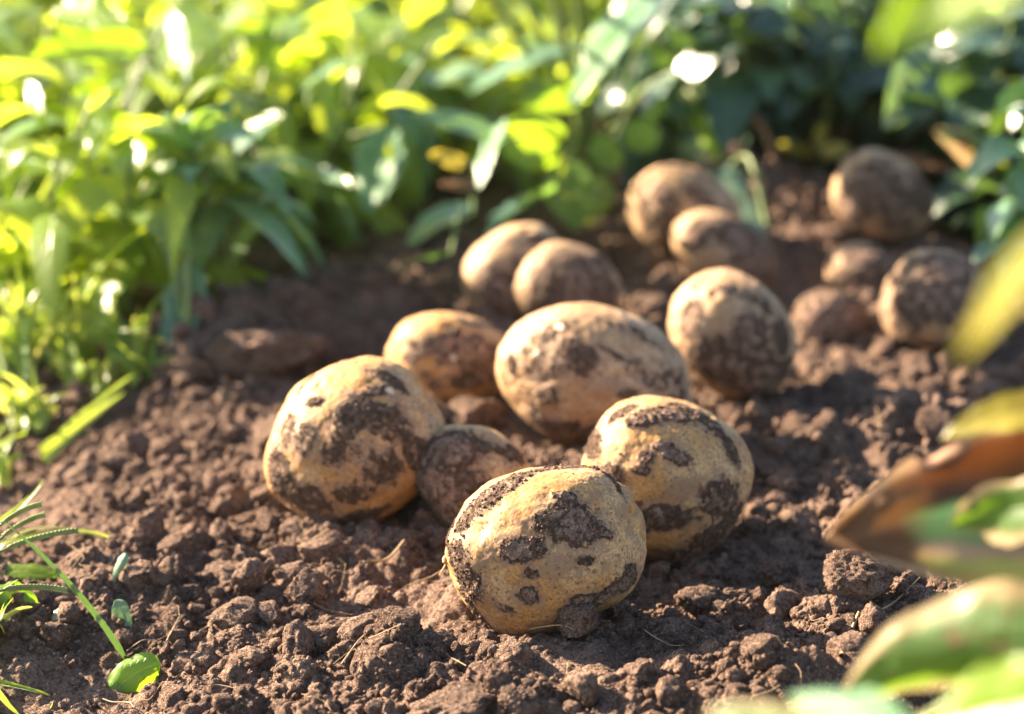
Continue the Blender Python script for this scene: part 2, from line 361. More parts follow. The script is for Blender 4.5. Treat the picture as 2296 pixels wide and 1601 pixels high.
# ------------------------------------------------------------------ potatoes
POTS = []
def rot2(th): return math.cos(th), math.sin(th)
def potato(label, u, v, a, b, ang=0, c=None, sink=.10, seed=0, patches=(), bumps=(), mat=None, sub=6, dirt=0.04, lift=0.0, eyes=7, scars=(), crust=1.0, sq=2.15):
    """a, b: semi-axes as seen (px); ang: tilt of the first axis; c: depth semi-axis (px)"""
    c = c or (a * b) ** .5 * .95
    ct, st_ = rot2(R(ang))
    A = RGT * ct + UPV * st_; B = -RGT * st_ + UPV * ct; C = FWD
    r0 = ray(u, v)
    lo, hi = .4, 2.4
    for _ in range(50):
        t = (lo + hi) / 2; p = CAM + r0 * t; k = t / FPX
        ext = k * math.sqrt((a * A[2]) ** 2 + (b * B[2]) ** 2 + (c * C[2]) ** 2)
        h = p[2] - (float(G(p[0], p[1])) + ext * (1 - 2 * sink) + .002 + lift)
        if h > 0: lo = t
        else: hi = t
    ctr = p; ra, rb, rc = a * k, b * k, c * k
    S, F = ico(sub)
    sgn = lambda x: np.sign(x) * np.abs(x)
    nrm = (np.abs(S[:, 0]) ** sq + np.abs(S[:, 1]) ** sq + np.abs(S[:, 2]) ** sq) ** (-1 / sq)
    P = S * nrm[:, None]
    rad = 1 + .075 * perlin3(S * 1.15 + seed * 3.1, seed) + .020 * perlin3(S * 2.6 + seed, seed + 5)
    def dirof(pu, pv):
        q = ((pu - u) * k) * RGT - ((pv - v) * k) * UPV
        qa, qb = q @ A / ra, q @ B / rb
        rr = qa * qa + qb * qb
        if rr > .97: s = (.97 / rr) ** .5; qa *= s; qb *= s; rr = .97
        d = np.array([qa, qb, -math.sqrt(1 - rr)]); return d / np.linalg.norm(d)
    for pu, pv, amp, wd in bumps:
        d = dirof(pu, pv); rad = rad + amp * np.exp(-((1 - S @ d) / (wd * wd)))
    g = np.random.RandomState(seed + 100)
    for i in range(eyes):
        d = g.normal(size=3); d[2] = -abs(d[2]); d /= np.linalg.norm(d)
        q = np.arccos(np.clip(S @ d, -1, 1)); w = g.uniform(.05, .09)
        rad = rad - .030 * np.exp(-(q / w) ** 2) + .012 * np.exp(-((q - w * 2) / w) ** 2)
    rad = rad + .014 * fbm3(S * 5 + seed * 1.7, 3, seed + 40) - .012 * sstep(.25, .6, perlin3(S * 3.1 + seed, seed + 60))
    P = P * rad[:, None]
    L = (P[:, :1] * ra) * A + (P[:, 1:2] * rb) * B + (P[:, 2:] * rc) * C
    N = (S[:, :1] / ra) * A + (S[:, 1:2] / rb) * B + (S[:, 2:] / rc) * C; N /= np.linalg.norm(N, axis=1)[:, None]
    # caked soil
    Lm = L * 100
    n_lo = fbm3(Lm * .55 + seed * 7, 4, seed + 9, .55)
    n_hi = fbm3(Lm * 2.6 + seed, 4, seed + 19, .6)
    d_ = .30 * n_lo + dirt - .12
    kk = 1 / k
    for pt in patches:
        pu, pv, rx, ry = pt[:4]; pa = pt[4] if len(pt) > 4 else 0; ps = pt[5] if len(pt) > 5 else 1.0
        d = dirof(pu, pv); ctrp = (d[0] * ra) * A + (d[1] * rb) * B + (d[2] * rc) * C
        nn = (d[0] / ra) * A + (d[1] / rb) * B + (d[2] / rc) * C; nn /= np.linalg.norm(nn)
        t1 = RGT - nn * (RGT @ nn); t1 /= np.linalg.norm(t1); t2 = np.cross(t1, nn)
        if t2 @ UPV < 0: t2 = -t2
        dd = L - ctrp; e = rot2(R(pa))
        x = dd @ t1; y = dd @ t2; x, y = x * e[0] + y * e[1], -x * e[1] + y * e[0]
        q = np.sqrt((x / (rx * k)) ** 2 + (y / (ry * k)) ** 2 + ((dd @ nn) / (1.3 * max(rx, ry) * k)) ** 2)
        q = q + .42 * n_hi + .25 * n_lo
        d_ = np.maximum(d_, ps * (.46 * sstep(2.4, .9, q) + .50 * sstep(1.35, .70, q))) if ps > 0 else d_ + ps * sstep(1.4, .5, q)
    # lower side keeps more soil
    d_ = d_ + .45 * sstep(-.45, -.98, N[:, 2] + .15 * n_lo)
    d_ = np.clip(d_ + .16 * n_hi * (d_ > .1), 0, 1)
    gran = .5 + .5 * fbm3(Lm * 9, 3, seed + 3, .6)
    if sub < 7 and crust == 1.0: crust = .45
    th = sstep(.25, .90, d_) * (.00020 + .0011 * np.clip(gran, 0, 1.3)) * crust
    L = L + N * th[:, None]
    sc = np.zeros(len(L))
    for pu, pv, w in scars:
        d = dirof(pu, pv); q = np.arccos(np.clip(S @ d, -1, 1)) / w + .5 * n_hi
        sc = np.maximum(sc, sstep(1.2, .7, q))
    d_ = d_ * (1 - sc)
    o = mesh('potato', L, F, mat or M_POT, attrs={'dirt': d_, 'scar': sc}, loc=ctr)
    tag(o, label, 'potato', 'potatoes dug up and left on the soil')
    POTS.append((ctr, A, B, C, ra, rb, rc, k))
    print('potato', seed, 'depth %.3f' % (t), 'r cm %.1f %.1f %.1f' % (ra * 100, rb * 100, rc * 100), 'z', round(ctr[2], 3))
    o['k'] = k; del o['k']
    return o, k

p1, k1 = potato('large pale potato nearest the viewer with a ragged brown soil patch on its face', 1220, 1237, 222, 190, 14, c=195, sink=.07, seed=1, sub=7,
    patches=[(1275, 1160, 58, 38, 0), (1262, 1110, 26, 14), (1225, 1148, 30, 12, 10, .8), (1165, 1217, 44, 24, 8), (1120, 1095, 80, 30, 32, .9), (1060, 1150, 46, 26, 40, .8), (1340, 1072, 60, 12, -32, .9),
             (1045, 1275, 38, 60, 20, .9), (1182, 1318, 20, 17), (1300, 1325, 32, 15), (1355, 1315, 44, 20, 25), (1395, 1290, 30, 26), (1010, 1200, 26, 50, 0, .7),
             (1060, 1370, 60, 22, -45, .6), (1250, 1000, 60, 20, 0, .6), (1345, 1180, 10, 12), (1358, 1190, 8, 8), (1305, 1240, 22, 10, 0, .55), (1130, 1345, 30, 16, 0, .5), (1190, 1270, 26, 12, 0, .4)],
    bumps=[(1010, 1330, -.05, .5), (1320, 1390, -.06, .28), (1380, 1090, .04, .4), (1090, 1110, -.035, .4), (1040, 1230, .03, .3)])
p2, k2 = potato('large round potato behind the front one on its right, flecked with soil', 1492, 1072, 192, 184, -32, sink=.09, seed=2, sub=7,
    patches=[(1435, 943, 34, 17, -10), (1490, 930, 48, 20, -12), (1500, 1015, 34, 14, -25), (1475, 995, 20, 10), (1440, 1020, 14, 14), (1430, 1045, 16, 9),
             (1600, 1110, 48, 38, -20, .85), (1480, 1150, 60, 26, 0, .8), (1420, 1160, 34, 24, 0, .8), (1600, 1190, 60, 40, 0, .8), (1365, 1060, 26, 22), (1330, 990, 30, 60, 15, .7), (1560, 935, 70, 18, -38, .8),
             (1620, 1010, 40, 16, -50, .7), (1395, 930, 36, 18, 30, .7), (1520, 1230, 60, 20, 0, .5), (1640, 1150, 30, 30, 0, .8)],
    bumps=[(1600, 900, -.045, .4), (1665, 1020, .035, .3), (1330, 940, -.02, .3), (1650, 1180, -.03, .35)])
p3, k3 = potato('large tan potato at the left of the front group, dark smear down its middle', 800, 994, 205, 176, 26, c=185, sink=.08, seed=3, sub=7,
    patches=[(790, 935, 26, 52, -15, .9), (850, 935, 60, 34, 10, .66), (780, 1000, 50, 34, 10, .52), (900, 965, 34, 28, 0, .6), (705, 1110, 60, 36, 15, .8), (800, 1090, 50, 26, 10, .7), (870, 1040, 50, 40, 0, .6),
             (700, 975, 26, 34, 0, .6), (640, 1060, 34, 60, 10, .8), (720, 900, 18, 12), (690, 860, 26, 12, 40, .7), (870, 850, 50, 18, -20, .8), (930, 1010, 26, 30, 0, .8), (850, 880, 36, 16, 30, .8), (660, 960, 26, 40, 0, .6), (820, 1140, 60, 20, 0, .7)],
    bumps=[(870, 812, .045, .35), (970, 860, -.04, .35), (640, 860, -.03, .4), (985, 960, .02, .3), (620, 1100, .02, .4)], scars=[(880, 878, .05)])
p4, k4 = potato('small soil-caked potato tucked between the three big front ones', 1068, 1080, 142, 118, -38, c=120, sink=.10, seed=4,
    patches=[(1010, 1010, 60, 44, 0), (1010, 1100, 70, 60, 0, .95), (1080, 1000, 50, 16, 0, .8), (1150, 1020, 30, 26, 0, .7), (1100, 1090, 46, 20, 0, .6), (1030, 1150, 60, 60, 0, .95), (960, 1060, 50, 60)],
    bumps=[(960, 1000, .03, .4)], crust=1.5)
p5, k5 = potato('orange-tan potato with dark blotches, half behind the left front potato', 1004, 806, 140, 108, -8, sink=.07, seed=5,
    patches=[(1010, 775, 55, 22), (1060, 790, 40, 30), (1090, 730, 22, 14), (1050, 725, 26, 10), (950, 790, 14, 10), (1060, 850, 50, 24, 0, .8), (925, 805, 16, 9), (1110, 820, 30, 40, 0, .8), (960, 840, 10, 8), (980, 860, 12, 10), (1020, 745, 14, 9), (930, 770, 9, 8), (1000, 810, 16, 8)],
    scars=[(1020, 803, .06)], bumps=[(900, 880, -.03, .4)])
p6, k6 = potato('biggest oval potato lying across the middle of the heap', 1337, 852, 218, 158, -13, c=165, sink=.06, seed=6, sub=7, mat=M_POT2,
    patches=[(1290, 790, 44, 26, -35, .78), (1305, 815, 20, 34, 0, .7), (1215, 790, 60, 60, 0, .4), (1150, 815, 10, 22), (1225, 885, 24, 20, 0, .8), (1270, 960, 60, 30, 0, .7), (1240, 830, 60, 20, 10, .5), (1400, 880, 20, 9), (1440, 840, 60, 24, -30, .45), (1510, 870, 60, 40, -50, .5),
             (1480, 930, 60, 40, 0, .6), (1330, 975, 60, 30, 0, .7), (1220, 950, 50, 26, -40, .7), (1250, 740, 60, 16, 20, .55), (1400, 745, 90, 14, -14, .5), (1380, 800, 60, 8, -30, .5)],
    scars=[(1204, 795, .045), (1255, 738, .05)], bumps=[(1180, 735, .02, .3), (1500, 800, -.03, .4), (1175, 960, -.02, .3)])
p7, k7 = potato('pale dusty potato at the left end of the back row', 1152, 617, 124, 104, 34, sink=.06, seed=7, mat=M_POT2,
    patches=[(1125, 660, 34, 40), (1170, 690, 40, 40, 0, .9), (1190, 540, 60, 14, 10, .7), (1080, 640, 16, 40, 0, .5), (1170, 600, 30, 20, 0, .6)])
p8, k8 = potato('soil-dusted round potato just behind the biggest oval one', 1272, 652, 120, 104, -20, sink=.04, seed=8, mat=M_POT2, dirt=.22,
    patches=[(1300, 650, 70, 60, 0, .9), (1250, 600, 60, 30, 30, .75), (1330, 620, 50, 50, 0, .9), (1230, 680, 50, 40, 0, .7), (1290, 570, 50, 16, 0, .6)])
p9, k9 = potato('highest potato in the middle of the back row, under the green leaves', 1536, 478, 130, 104, -28, sink=.04, seed=9, mat=M_POT2,
    patches=[(1560, 447, 34, 15, -35), (1482, 455, 22, 34, 30), (1490, 510, 40, 34, 0, .7), (1460, 400, 50, 16, 30, .8), (1540, 385, 60, 16, 0, .8), (1600, 500, 36, 26, 0, .8), (1440, 480, 14, 50, 0, .6), (1540, 550, 50, 30, 0, .8)])
p10, k10 = potato('potato with a bright bare spot, stacked between two others in the back row', 1622, 568, 126, 84, -32, sink=.05, seed=10, mat=M_POT2, dirt=.10,
    patches=[(1600, 510, 60, 22, 0, .9), (1660, 550, 60, 50, -40, .95), (1560, 530, 26, 30, 0, .8), (1690, 600, 40, 50), (1560, 620, 50, 12, 0, .6), (1575, 583, 20, 16, 0, -.8), (1620, 570, 20, 14, 0, -.6)])
p11, k11 = potato('large tan potato with big dark blotches, at the right of the oval one', 1642, 748, 152, 128, -44, sink=.07, seed=11, mat=M_POT2,
    patches=[(1620, 655, 20, 12), (1655, 668, 11, 8), (1545, 720, 26, 36), (1600, 795, 60, 30, 0, .8), (1675, 745, 32, 34), (1640, 810, 80, 50, 0, .9), (1570, 765, 16, 10), (1740, 760, 30, 50, 0, .7), (1700, 690, 20, 30, 40, .6), (1540, 690, 30, 14, 30, .6), (1690, 840, 80, 40, 0, .9), (1560, 640, 26, 14, 40, .5)],
    bumps=[(1540, 640, .02, .3)])
p12, k12 = potato('shaded potato at the top right with scattered dark spots', 1978, 442, 118, 98, -36, c=110, sink=.12, seed=12, mat=M_POT2, lift=.003, dirt=.06,
    patches=[(1990, 405, 20, 15), (1940, 440, 46, 44, 0, .9), (2000, 450, 26, 26), (1920, 400, 22, 22), (1960, 375, 24, 12), (2060, 440, 40, 40, 0, .8), (2040, 400, 18, 14), (1900, 470, 30, 50), (1990, 500, 40, 30, 0, .6), (1900, 360, 30, 18)])
p13, k13 = potato('dark potato half buried in the soil in the shade of the pile', 1935, 618, 86, 72, -10, sink=.42, seed=13, mat=M_POT2, dirt=.30,  # dirt here and on the next potato raised to stand in for shade too
    patches=[(1960, 580, 60, 30), (1990, 620, 40, 50), (1900, 650, 40, 40), (1940, 650, 50, 20)])
p14, k14 = potato('small fully dirt-covered potato in front of the half-buried one', 1862, 722, 86, 76, -12, sink=.30, seed=14, mat=M_POT2, dirt=.55,
    patches=[(1870, 700, 80, 60), (1840, 740, 70, 50, 0, .9)])
p15, k15 = potato('dirty round potato at the far right beside the yellow leaf', 2103, 680, 130, 120, -14, sink=.12, seed=15, mat=M_POT2, dirt=.34,  # real soil, with the dirt level raised to paint in shade as well
    patches=[(2120, 620, 110, 50, -10), (2150, 680, 80, 70), (2060, 670, 60, 50, 0, .9), (2020, 700, 40, 60, 0, .7), (2180, 720, 50, 60), (2080, 770, 40, 10, 0, .7), (2095, 745, 36, 22, 0, -.8), (2040, 615, 28, 18, 30, -.8)],
    bumps=[(2140, 560, .03, .3), (2000, 590, -.03, .4)])

# rootlet stub of the front potato (its own part)
def tube(name, pts, r0, r1, m, parent=None, sides=8, label=None):
    pts = [np.array(p, float) for p in pts]
    # Catmull-Rom
    P = []
    Q = [2 * pts[0] - pts[1]] + pts + [2 * pts[-1] - pts[-2]]
    for i in range(1, len(Q) - 2):
        for t in np.linspace(0, 1, 7)[:-1]:
            P.append(.5 * (2 * Q[i] + (Q[i + 1] - Q[i - 1]) * t + (2 * Q[i - 1] - 5 * Q[i] + 4 * Q[i + 1] - Q[i + 2]) * t * t + (3 * Q[i] - Q[i - 1] - 3 * Q[i + 1] + Q[i + 2]) * t ** 3))
    P.append(Q[-2]); P = np.array(P); n = len(P)
    T = np.gradient(P, axis=0); T /= np.linalg.norm(T, axis=1)[:, None] + 1e-9
    ref = np.array([.31, .2, .93]) if abs(T[0] @ np.array([.31, .2, .93])) < .9 else np.array([1., 0, 0])
    S1 = np.cross(T, ref); S1 /= np.linalg.norm(S1, axis=1)[:, None]; S2 = np.cross(T, S1)
    th = np.arange(sides) / sides * 2 * math.pi; rr = np.linspace(r0, r1, n)
    V = P[:, None] + (S1[:, None] * np.cos(th)[None, :, None] + S2[:, None] * np.sin(th)[None, :, None]) * rr[:, None, None]
    V = V.reshape(-1, 3); F = []
    for i in range(n - 1):
        for j in range(sides):
            F.append((i * sides + j, i * sides + (j + 1) % sides, (i + 1) * sides + (j + 1) % sides, (i + 1) * sides + j))
    c0 = len(V); V = np.vstack([V, P[:1], P[-1:]])
    for j in range(sides):
        F.append((j, c0, c0, (j + 1) % sides)); F.append(((n - 1) * sides + (j + 1) % sides, c0 + 1, c0 + 1, (n - 1) * sides + j))
    F = [f for f in F if len(set(f)) == 4]
    if name is None: return V, np.array(F)
    return mesh(name, V, F, m, parent=parent)
def child_tube(name, par, pts, r0, r1, m):
    o = tube(name, [np.array(p) - np.array(par.location) for p in pts], r0, r1, m); o.parent = par; return o
c1 = POTS[0][0]; d1 = (c1 - CAM) @ FWD
child_tube('stolon_stub', p1, [at_depth(1010, 1250, d1), at_depth(998, 1252, d1 - .002), at_depth(997, 1262, d1 - .003)], .0012, .0007, M_STRAW)
child_tube('rootlet', p1, [at_depth(1003, 1258, d1), at_depth(996, 1272, d1 - .004), at_depth(984, 1290, d1 - .006)], .0005, .00018, M_STRAW)
child_tube('rootlet', p1, [at_depth(1190, 1410, d1 - .020), at_depth(1225, 1404, d1 - .026), at_depth(1262, 1402, d1 - .028), at_depth(1285, 1412, d1 - .03)], .0003, .00015, M_STRAW)

def inside(P, s=1.0):
    m = np.zeros(len(P), bool)
    for ctr, A, B, C, ra, rb, rc, k in POTS:
        q = P - ctr; m |= ((q @ A / ra) ** 2 + (q @ B / rb) ** 2 + (q @ C / rc) ** 2) < s
    return m
# press the bed slightly under each potato so they lie in it
for ctr, A, B, C, ra, rb, rc, k in POTS:
    r = (ra + rc) / 2
    q = np.hypot(X - ctr[0], Y - ctr[1]) / r
    msk = q < 1.6
    Z[msk] += (.0035 * np.exp(-((q[msk] - 1.0) / .22) ** 2))
idxq = np.stack([idx[:-1, :-1], idx[:-1, 1:], idx[1:, 1:], idx[1:, :-1]], -1).reshape(-1, 4)
ground = mesh('ground', np.stack([X, Y, Z], -1).reshape(-1, 3), idxq, M_SOIL)
tag(ground, kind='structure')

# ------------------------------------------------------------------ crumbs of soil (uncountable)
def lump(s, seed, amp=.28, cuts=7, fineamp=.05):
    S, F = ico(s); g = np.random.RandomState(seed)
    r = 1 + amp * fbm3(S * 1.3 + seed, 3, seed)
    P = S * r[:, None]
    for i in range(cuts):                            # broken flat faces
        n = g.normal(size=3); n /= np.linalg.norm(n); h = g.uniform(.55, .9)
        q = P @ n; P = P - np.clip(q - h, 0, None)[:, None] * n * .85
    P = P + S * (fineamp * fbm3(S * 6 + seed, 3, seed + 2, .6))[:, None]
    return P, F
def randrot(g, n):
    q = g.normal(size=(n, 4)); q /= np.linalg.norm(q, axis=1)[:, None]; w, x, y, z = q.T
    return np.stack([1 - 2 * (y * y + z * z), 2 * (x * y - z * w), 2 * (x * z + y * w), 2 * (x * y + z * w), 1 - 2 * (x * x + z * z), 2 * (y * z - x * w),
                     2 * (x * z - y * w), 2 * (y * z + x * w), 1 - 2 * (x * x + y * y)], -1).reshape(n, 3, 3)
def smooth_at(x, y):
    s = np.zeros_like(x)
    for u, v, rx, ry in SMOOTH:
        p = at_z(u, v); s = np.maximum(s, np.exp(-(((x - p[0]) / rx) ** 2 + ((y - p[1]) / ry) ** 2)))
    return s
VV, FF, off = [], [], 0
def scatter(n, r0, r1, s, y0, y1, seed, pw=2.0, clump=True, sink=.25):
    global off
    g = np.random.RandomState(seed)
    y = g.uniform(y0, y1, n * 3); hw = .235 * y + .02; x = g.uniform(-1, 1, n * 3) * hw
    dens = .45 + .9 * fbm2(x * 28, y * 28, 3, 77) - 1.1 * smooth_at(x, y)
    keep = g.rand(n * 3) < np.clip(dens, .02, 1); x, y = x[keep][:n], y[keep][:n]; m = len(x)
    r = r0 * (r1 / r0) ** (g.rand(m) ** pw)
    z = Zs(x, y) + r * g.uniform(-sink, .45, m)
    P = np.stack([x, y, z], -1); ok = ~inside(P, 1.02); P, r = P[ok], r[ok]; m = len(r)
    Rm = randrot(g, m); sc = g.uniform(.7, 1.15, (m, 3)) * r[:, None]; sc[:, 2] *= .85
    tpl = [lump(s, seed * 10 + i, fineamp=.09 if s > 3 else .06) for i in range(6)]
    which = g.randint(0, 6, m)
    for t in range(6):
        V, F = tpl[t]; w = which == t
        if not w.any(): continue
        v = np.einsum('nij,vj->nvi', Rm[w], V) * sc[w][:, None, :] + P[w][:, None, :]
        f = F[None] + (np.arange(w.sum()) * len(V))[:, None, None] + off
        VV.append(v.reshape(-1, 3)); FF.append(f.reshape(-1, 3)); off += v.shape[0] * v.shape[1]
scatter(24000, .0007, .0019, 2, .70, 1.12, 11)
scatter(6000, .0016, .0042, 3, .70, 1.35, 12)
scatter(900, .0040, .0100, 4, .70, 1.5, 13, pw=1.8)
scatter(3500, .0020, .0060, 2, 1.1, 1.75, 14)
crumbs = mesh('soil_crumbs', np.concatenate(VV), np.concatenate(FF), M_SOIL)
tag(crumbs, 'loose brown soil crumbs scattered over the dug bed', 'soil', kind='stuff')

# crumbs stuck to the potatoes are part of their dirt; a sprinkle on the near ones
def specks(par, pt, n, seed, rmin=.00018, rmax=.0008):
    ctr, A, B, C, ra, rb, rc, k = pt
    me = par.data; N_ = len(me.vertices); co = np.empty(N_ * 3, np.float32); me.vertices.foreach_get('co', co); co = co.reshape(-1, 3)
    dv = np.empty(N_, np.float32); me.attributes['dirt'].data.foreach_get('value', dv)
    g = np.random.RandomState(seed); w = (dv > .35) * 1.0 + .012; w /= w.sum()
    i = g.choice(N_, n, p=w); P = co[i].astype(float); r = rmin * (rmax / rmin) ** (g.rand(n) ** 2.2)
    Rm = randrot(g, n); vs_, fs_, o2 = [], [], 0
    tpl = [lump(2, 900 + q) for q in range(3)]; wh = g.randint(0, 3, n)
    for t in range(3):
        V, F = tpl[t]; q = wh == t
        v = np.einsum('nij,vj->nvi', Rm[q], V) * (r[q][:, None, None]) + P[q][:, None, :]
        vs_.append(v.reshape(-1, 3)); fs_.append((F[None] + (np.arange(q.sum()) * len(V))[:, None, None] + o2).reshape(-1, 3)); o2 += v.shape[0] * v.shape[1]
    o = mesh('soil_specks', np.concatenate(vs_), np.concatenate(fs_), M_SPECK); o.parent = par; o['kind'] = 'stuff'
for i, (p, n) in enumerate(((p1, 2600), (p2, 2200), (p3, 2200), (p4, 1500), (p6, 1200), (p5, 500))):
    specks(p, POTS[[0, 1, 2, 3, 5, 4][i]], n, 50 + i)

# ------------------------------------------------------------------ named clods
def clod(label, u, v, w, h, seed, sub=5, lift=.25, ang=0, amp=.30, cuts=10):
    p = on_ground(u, v + h * .55); d = (p - CAM) @ FWD; k = d / FPX
    P, F = lump(sub, seed, amp, cuts, .075)
    P = P + ico(sub)[0] * (.03 * fbm3(ico(sub)[0] * 16, 3, seed, .6))[:, None]
    P = P / np.abs(P).max(0)
    c, s = rot2(R(ang)); P = P * np.array([w * k, (w + h) / 2 * k, h * k])
    P[:, [0, 2]] = np.stack([P[:, 0] * c - P[:, 2] * s, P[:, 0] * s + P[:, 2] * c], -1)
    z = float(Zs(np.array([p[0]]), np.array([p[1]]))[0])
    o = mesh('soil_clod', P, F, M_CLOD, loc=(p[0], p[1], z + h * k * lift))
    return tag(o, label, 'soil clod', 'bigger clods lying on the soil')
CL = [('long low slab of soil in the blur at the foot of the left weeds', 560, 778, 190, 62, 31, .45, 9),
      ('blunt left end of the soil bank, catching the sun', 420, 825, 80, 40, 32, .4, 5),
      ('big blocky brown clod under the curled brown leaf', 1925, 1310, 80, 72, 7, .55, 0),
      ('dark rough clod wedged under the front potato', 1298, 1425, 54, 50, 5, .95, 10),
      ('flat wide clod at the bottom edge below the front potato', 1035, 1572, 105, 40, 9, .3, 8),
      ('rounded clod at the bottom edge just right of the flat wide clod', 1165, 1590, 55, 34, 10, .3, 0),
      ('sunlit crumbly clod right of the sunken patch by the green leaf piece', 450, 1215, 36, 34, 12, .4, 0),
      ('dark clod below the left front potato, left of a flatter one', 560, 1262, 42, 38, 13, .4, 0),
      ('flatter dark clod below the left front potato', 655, 1288, 50, 28, 14, .3, 0),
      ('pointed sunlit clod standing right of the round front potato', 1700, 960, 30, 40, 15, .7, 20),
      ('sunlit clod at the bottom, leftmost lump of the lit ridge', 1440, 1510, 42, 38, 16, .5, 0),
      ('flat wet-looking clod between the round front potato and the blocky clod', 1745, 1290, 55, 30, 17, .4, 0),
      ('smooth dark clod in the shade below the round front potato', 1640, 1255, 46, 26, 18, .3, 0),
      ('flat clod lying right of the dark rough clod', 1500, 1420, 62, 34, 19, .35, -8),
      ('broad rounded clod in the shade left of the big curled leaf', 2110, 975, 70, 40, 20, .5, -15),
      ('reddish clod in the gap behind the oval potato', 1455, 700, 62, 52, 21, .6, 0),
      ('blurred clod under the dark foliage at the left', 720, 655, 45, 45, 22, .6, 0),
      ('brown clod between the small caked potato and the orange-tan one', 1070, 935, 75, 55, 23, .4, 0),
      ('small lit-topped clod in the shade left of the leaf tip', 1860, 1135, 34, 30, 24, .5, 0),
      ('blurred clod in front of the dirt-covered small potato', 1900, 860, 70, 40, 25, .4, 0)]
for a in CL: clod(a[0], *a[1:5], seed=a[5], lift=a[6], ang=a[7])

# ------------------------------------------------------------------ leaves
def leaf_geo(P0, P1, P2, width, nh, fold=.25, curl=.0, wave=.05, nu=18, nv=9, seed=0, shape='oval', twist=0.0):
    P0, P1, P2 = (np.array(p, float) for p in (P0, P1, P2))
    t = np.linspace(0, 1, nu)[:, None]
    C = (1 - t) ** 2 * P0 + 2 * t * (1 - t) * P1 + t * t * P2
    T = 2 * (1 - t) * (P1 - P0) + 2 * t * (P2 - P1); T /= np.linalg.norm(T, axis=1)[:, None] + 1e-9
    nh = np.array(nh, float); nh /= np.linalg.norm(nh)
    Sd = np.cross(T, nh); Sd /= np.linalg.norm(Sd, axis=1)[:, None] + 1e-9; N = np.cross(Sd, T)
    if twist:
        a = (twist * t); Sd, N = Sd * np.cos(a) + N * np.sin(a), N * np.cos(a) - Sd * np.sin(a)
    tt = t[:, 0]
    if shape == 'oval': w = np.sin(np.pi * np.clip(tt, 0, 1) ** .80) ** .75
    elif shape == 'lance': w = (np.sin(np.pi * tt ** .85)) ** 1.0
    elif shape == 'round': w = np.clip(1 - (2 * tt ** .85 - 1) ** 2, 0, 1) ** .5
    else: w = np.clip(1 - tt, 0, 1) ** .55 * np.clip(.25 + tt * 8, 0, 1)          # blade
    w = w * width / 2 + width * .004
    L = np.linalg.norm(P2 - P0)
    s = np.linspace(-1, 1, nv)[None, :]
    ph = fbm2(tt[:, None] * 5 + seed * 3.3 + 0 * s, s * 1.5 + seed + 0 * tt[:, None], 2, 3)
    w2 = w[:, None] * (1 + .22 * ph * (np.abs(s) > .7))
    off_ = np.abs(s) * fold - curl * s * s
    V = C[:, None] + Sd[:, None] * (w2 * s * (1 - .10 * fold))[..., None] + N[:, None] * (w2 * off_ + wave * width * ph * np.abs(s))[..., None]
    i = np.arange(nu * nv).reshape(nu, nv)
    F = np.stack([i[:-1, :-1], i[:-1, 1:], i[1:, 1:], i[1:, :-1]], -1).reshape(-1, 4)
    uv = np.stack([np.repeat(tt, nv), np.tile((s[0] + 1) / 2, nu)], -1)
    return V.reshape(-1, 3), F, uv
def join_geo(parts, tints):
    V, F, U, T, o = [], [], [], [], 0
    for (v, f, u), t in zip(parts, tints):
        V.append(v); F.append(f + o); U.append(u); T.append(np.full(len(v), t)); o += len(v)
    return np.concatenate(V), np.concatenate(F), np.concatenate(U), np.concatenate(T)

# --- background plants: a curved stem and whorls of long leaves
def make_plant(seed, h, nl, ll, lw, mat, droop=.5, loc=(0, 0, 0), label='', cat='plant', group=None, yel=.3, shape='lance', name='leafy_plant', stems=3, bend=None, t0=.12):
    g = np.random.RandomState(seed)
    root = empty(name, loc, label, cat, group)
    parts, tints, sv = [], [], []
    for si in range(stems):
        a = g.uniform(0, 6.28); lean = g.uniform(.05, .35) * h
        if bend is not None and si == 0: a = bend
        hh = h * g.uniform(.7, 1.05); b0 = np.array([g.uniform(-.02, .02), g.uniform(-.02, .02), -.004])
        top = b0 + np.array([math.cos(a) * lean, math.sin(a) * lean, hh]); mid = b0 + np.array([math.cos(a) * lean * .25, math.sin(a) * lean * .25, hh * .55])
        sv.append([b0, mid, top])
        n = max(4, nl // stems); phi = g.uniform(0, 6.28)
        for i in range(n):
            t = t0 + (1 - t0) * (i + g.uniform(0, .5)) / n; t = min(t, 1)
            p = (1 - t) ** 2 * b0 + 2 * t * (1 - t) * mid + t * t * top
            phi += 2.4 + g.uniform(-.4, .4); L = ll * g.uniform(.6, 1.15) * (1.1 - .45 * t)
            el = g.uniform(-.1, .9) * (.3 + t)
            d = np.array([math.cos(phi) * math.cos(el), math.sin(phi) * math.cos(el), math.sin(el)])
            P1 = p + d * L * .55 + np.array([0, 0, .10 * L]); P2 = p + d * L * .92 - np.array([0, 0, droop * L * g.uniform(.3, 1.3)])
            nh = np.array([g.uniform(-.3, .3), g.uniform(-.3, .3), 1.0])
            if abs(d[2]) > .85: nh = np.array([math.cos(phi), math.sin(phi), .2])
            parts.append(leaf_geo(p, P1, P2, lw * g.uniform(.7, 1.2), nh, fold=g.uniform(.1, .45), curl=g.uniform(0, .3), wave=.06, nu=9, nv=5, seed=seed + i, shape=shape, twist=g.uniform(-.7, .7)))
            tints.append(np.clip(g.normal(yel, .35), 0, 1))
    V, F, U, T = join_geo(parts, tints)
    mesh('foliage', V, F, mat, uv=U, attrs={'tint': T}, parent=root)
    vs_, fs_, o = [], [], 0
    for s in sv:
        v, f = tube(None, s, .0022, .0011, None); vs_.append(v); fs_.append(f + o); o += len(v)
    mesh('stem', np.concatenate(vs_), np.concatenate(fs_), M_STEM, parent=root)
    return root
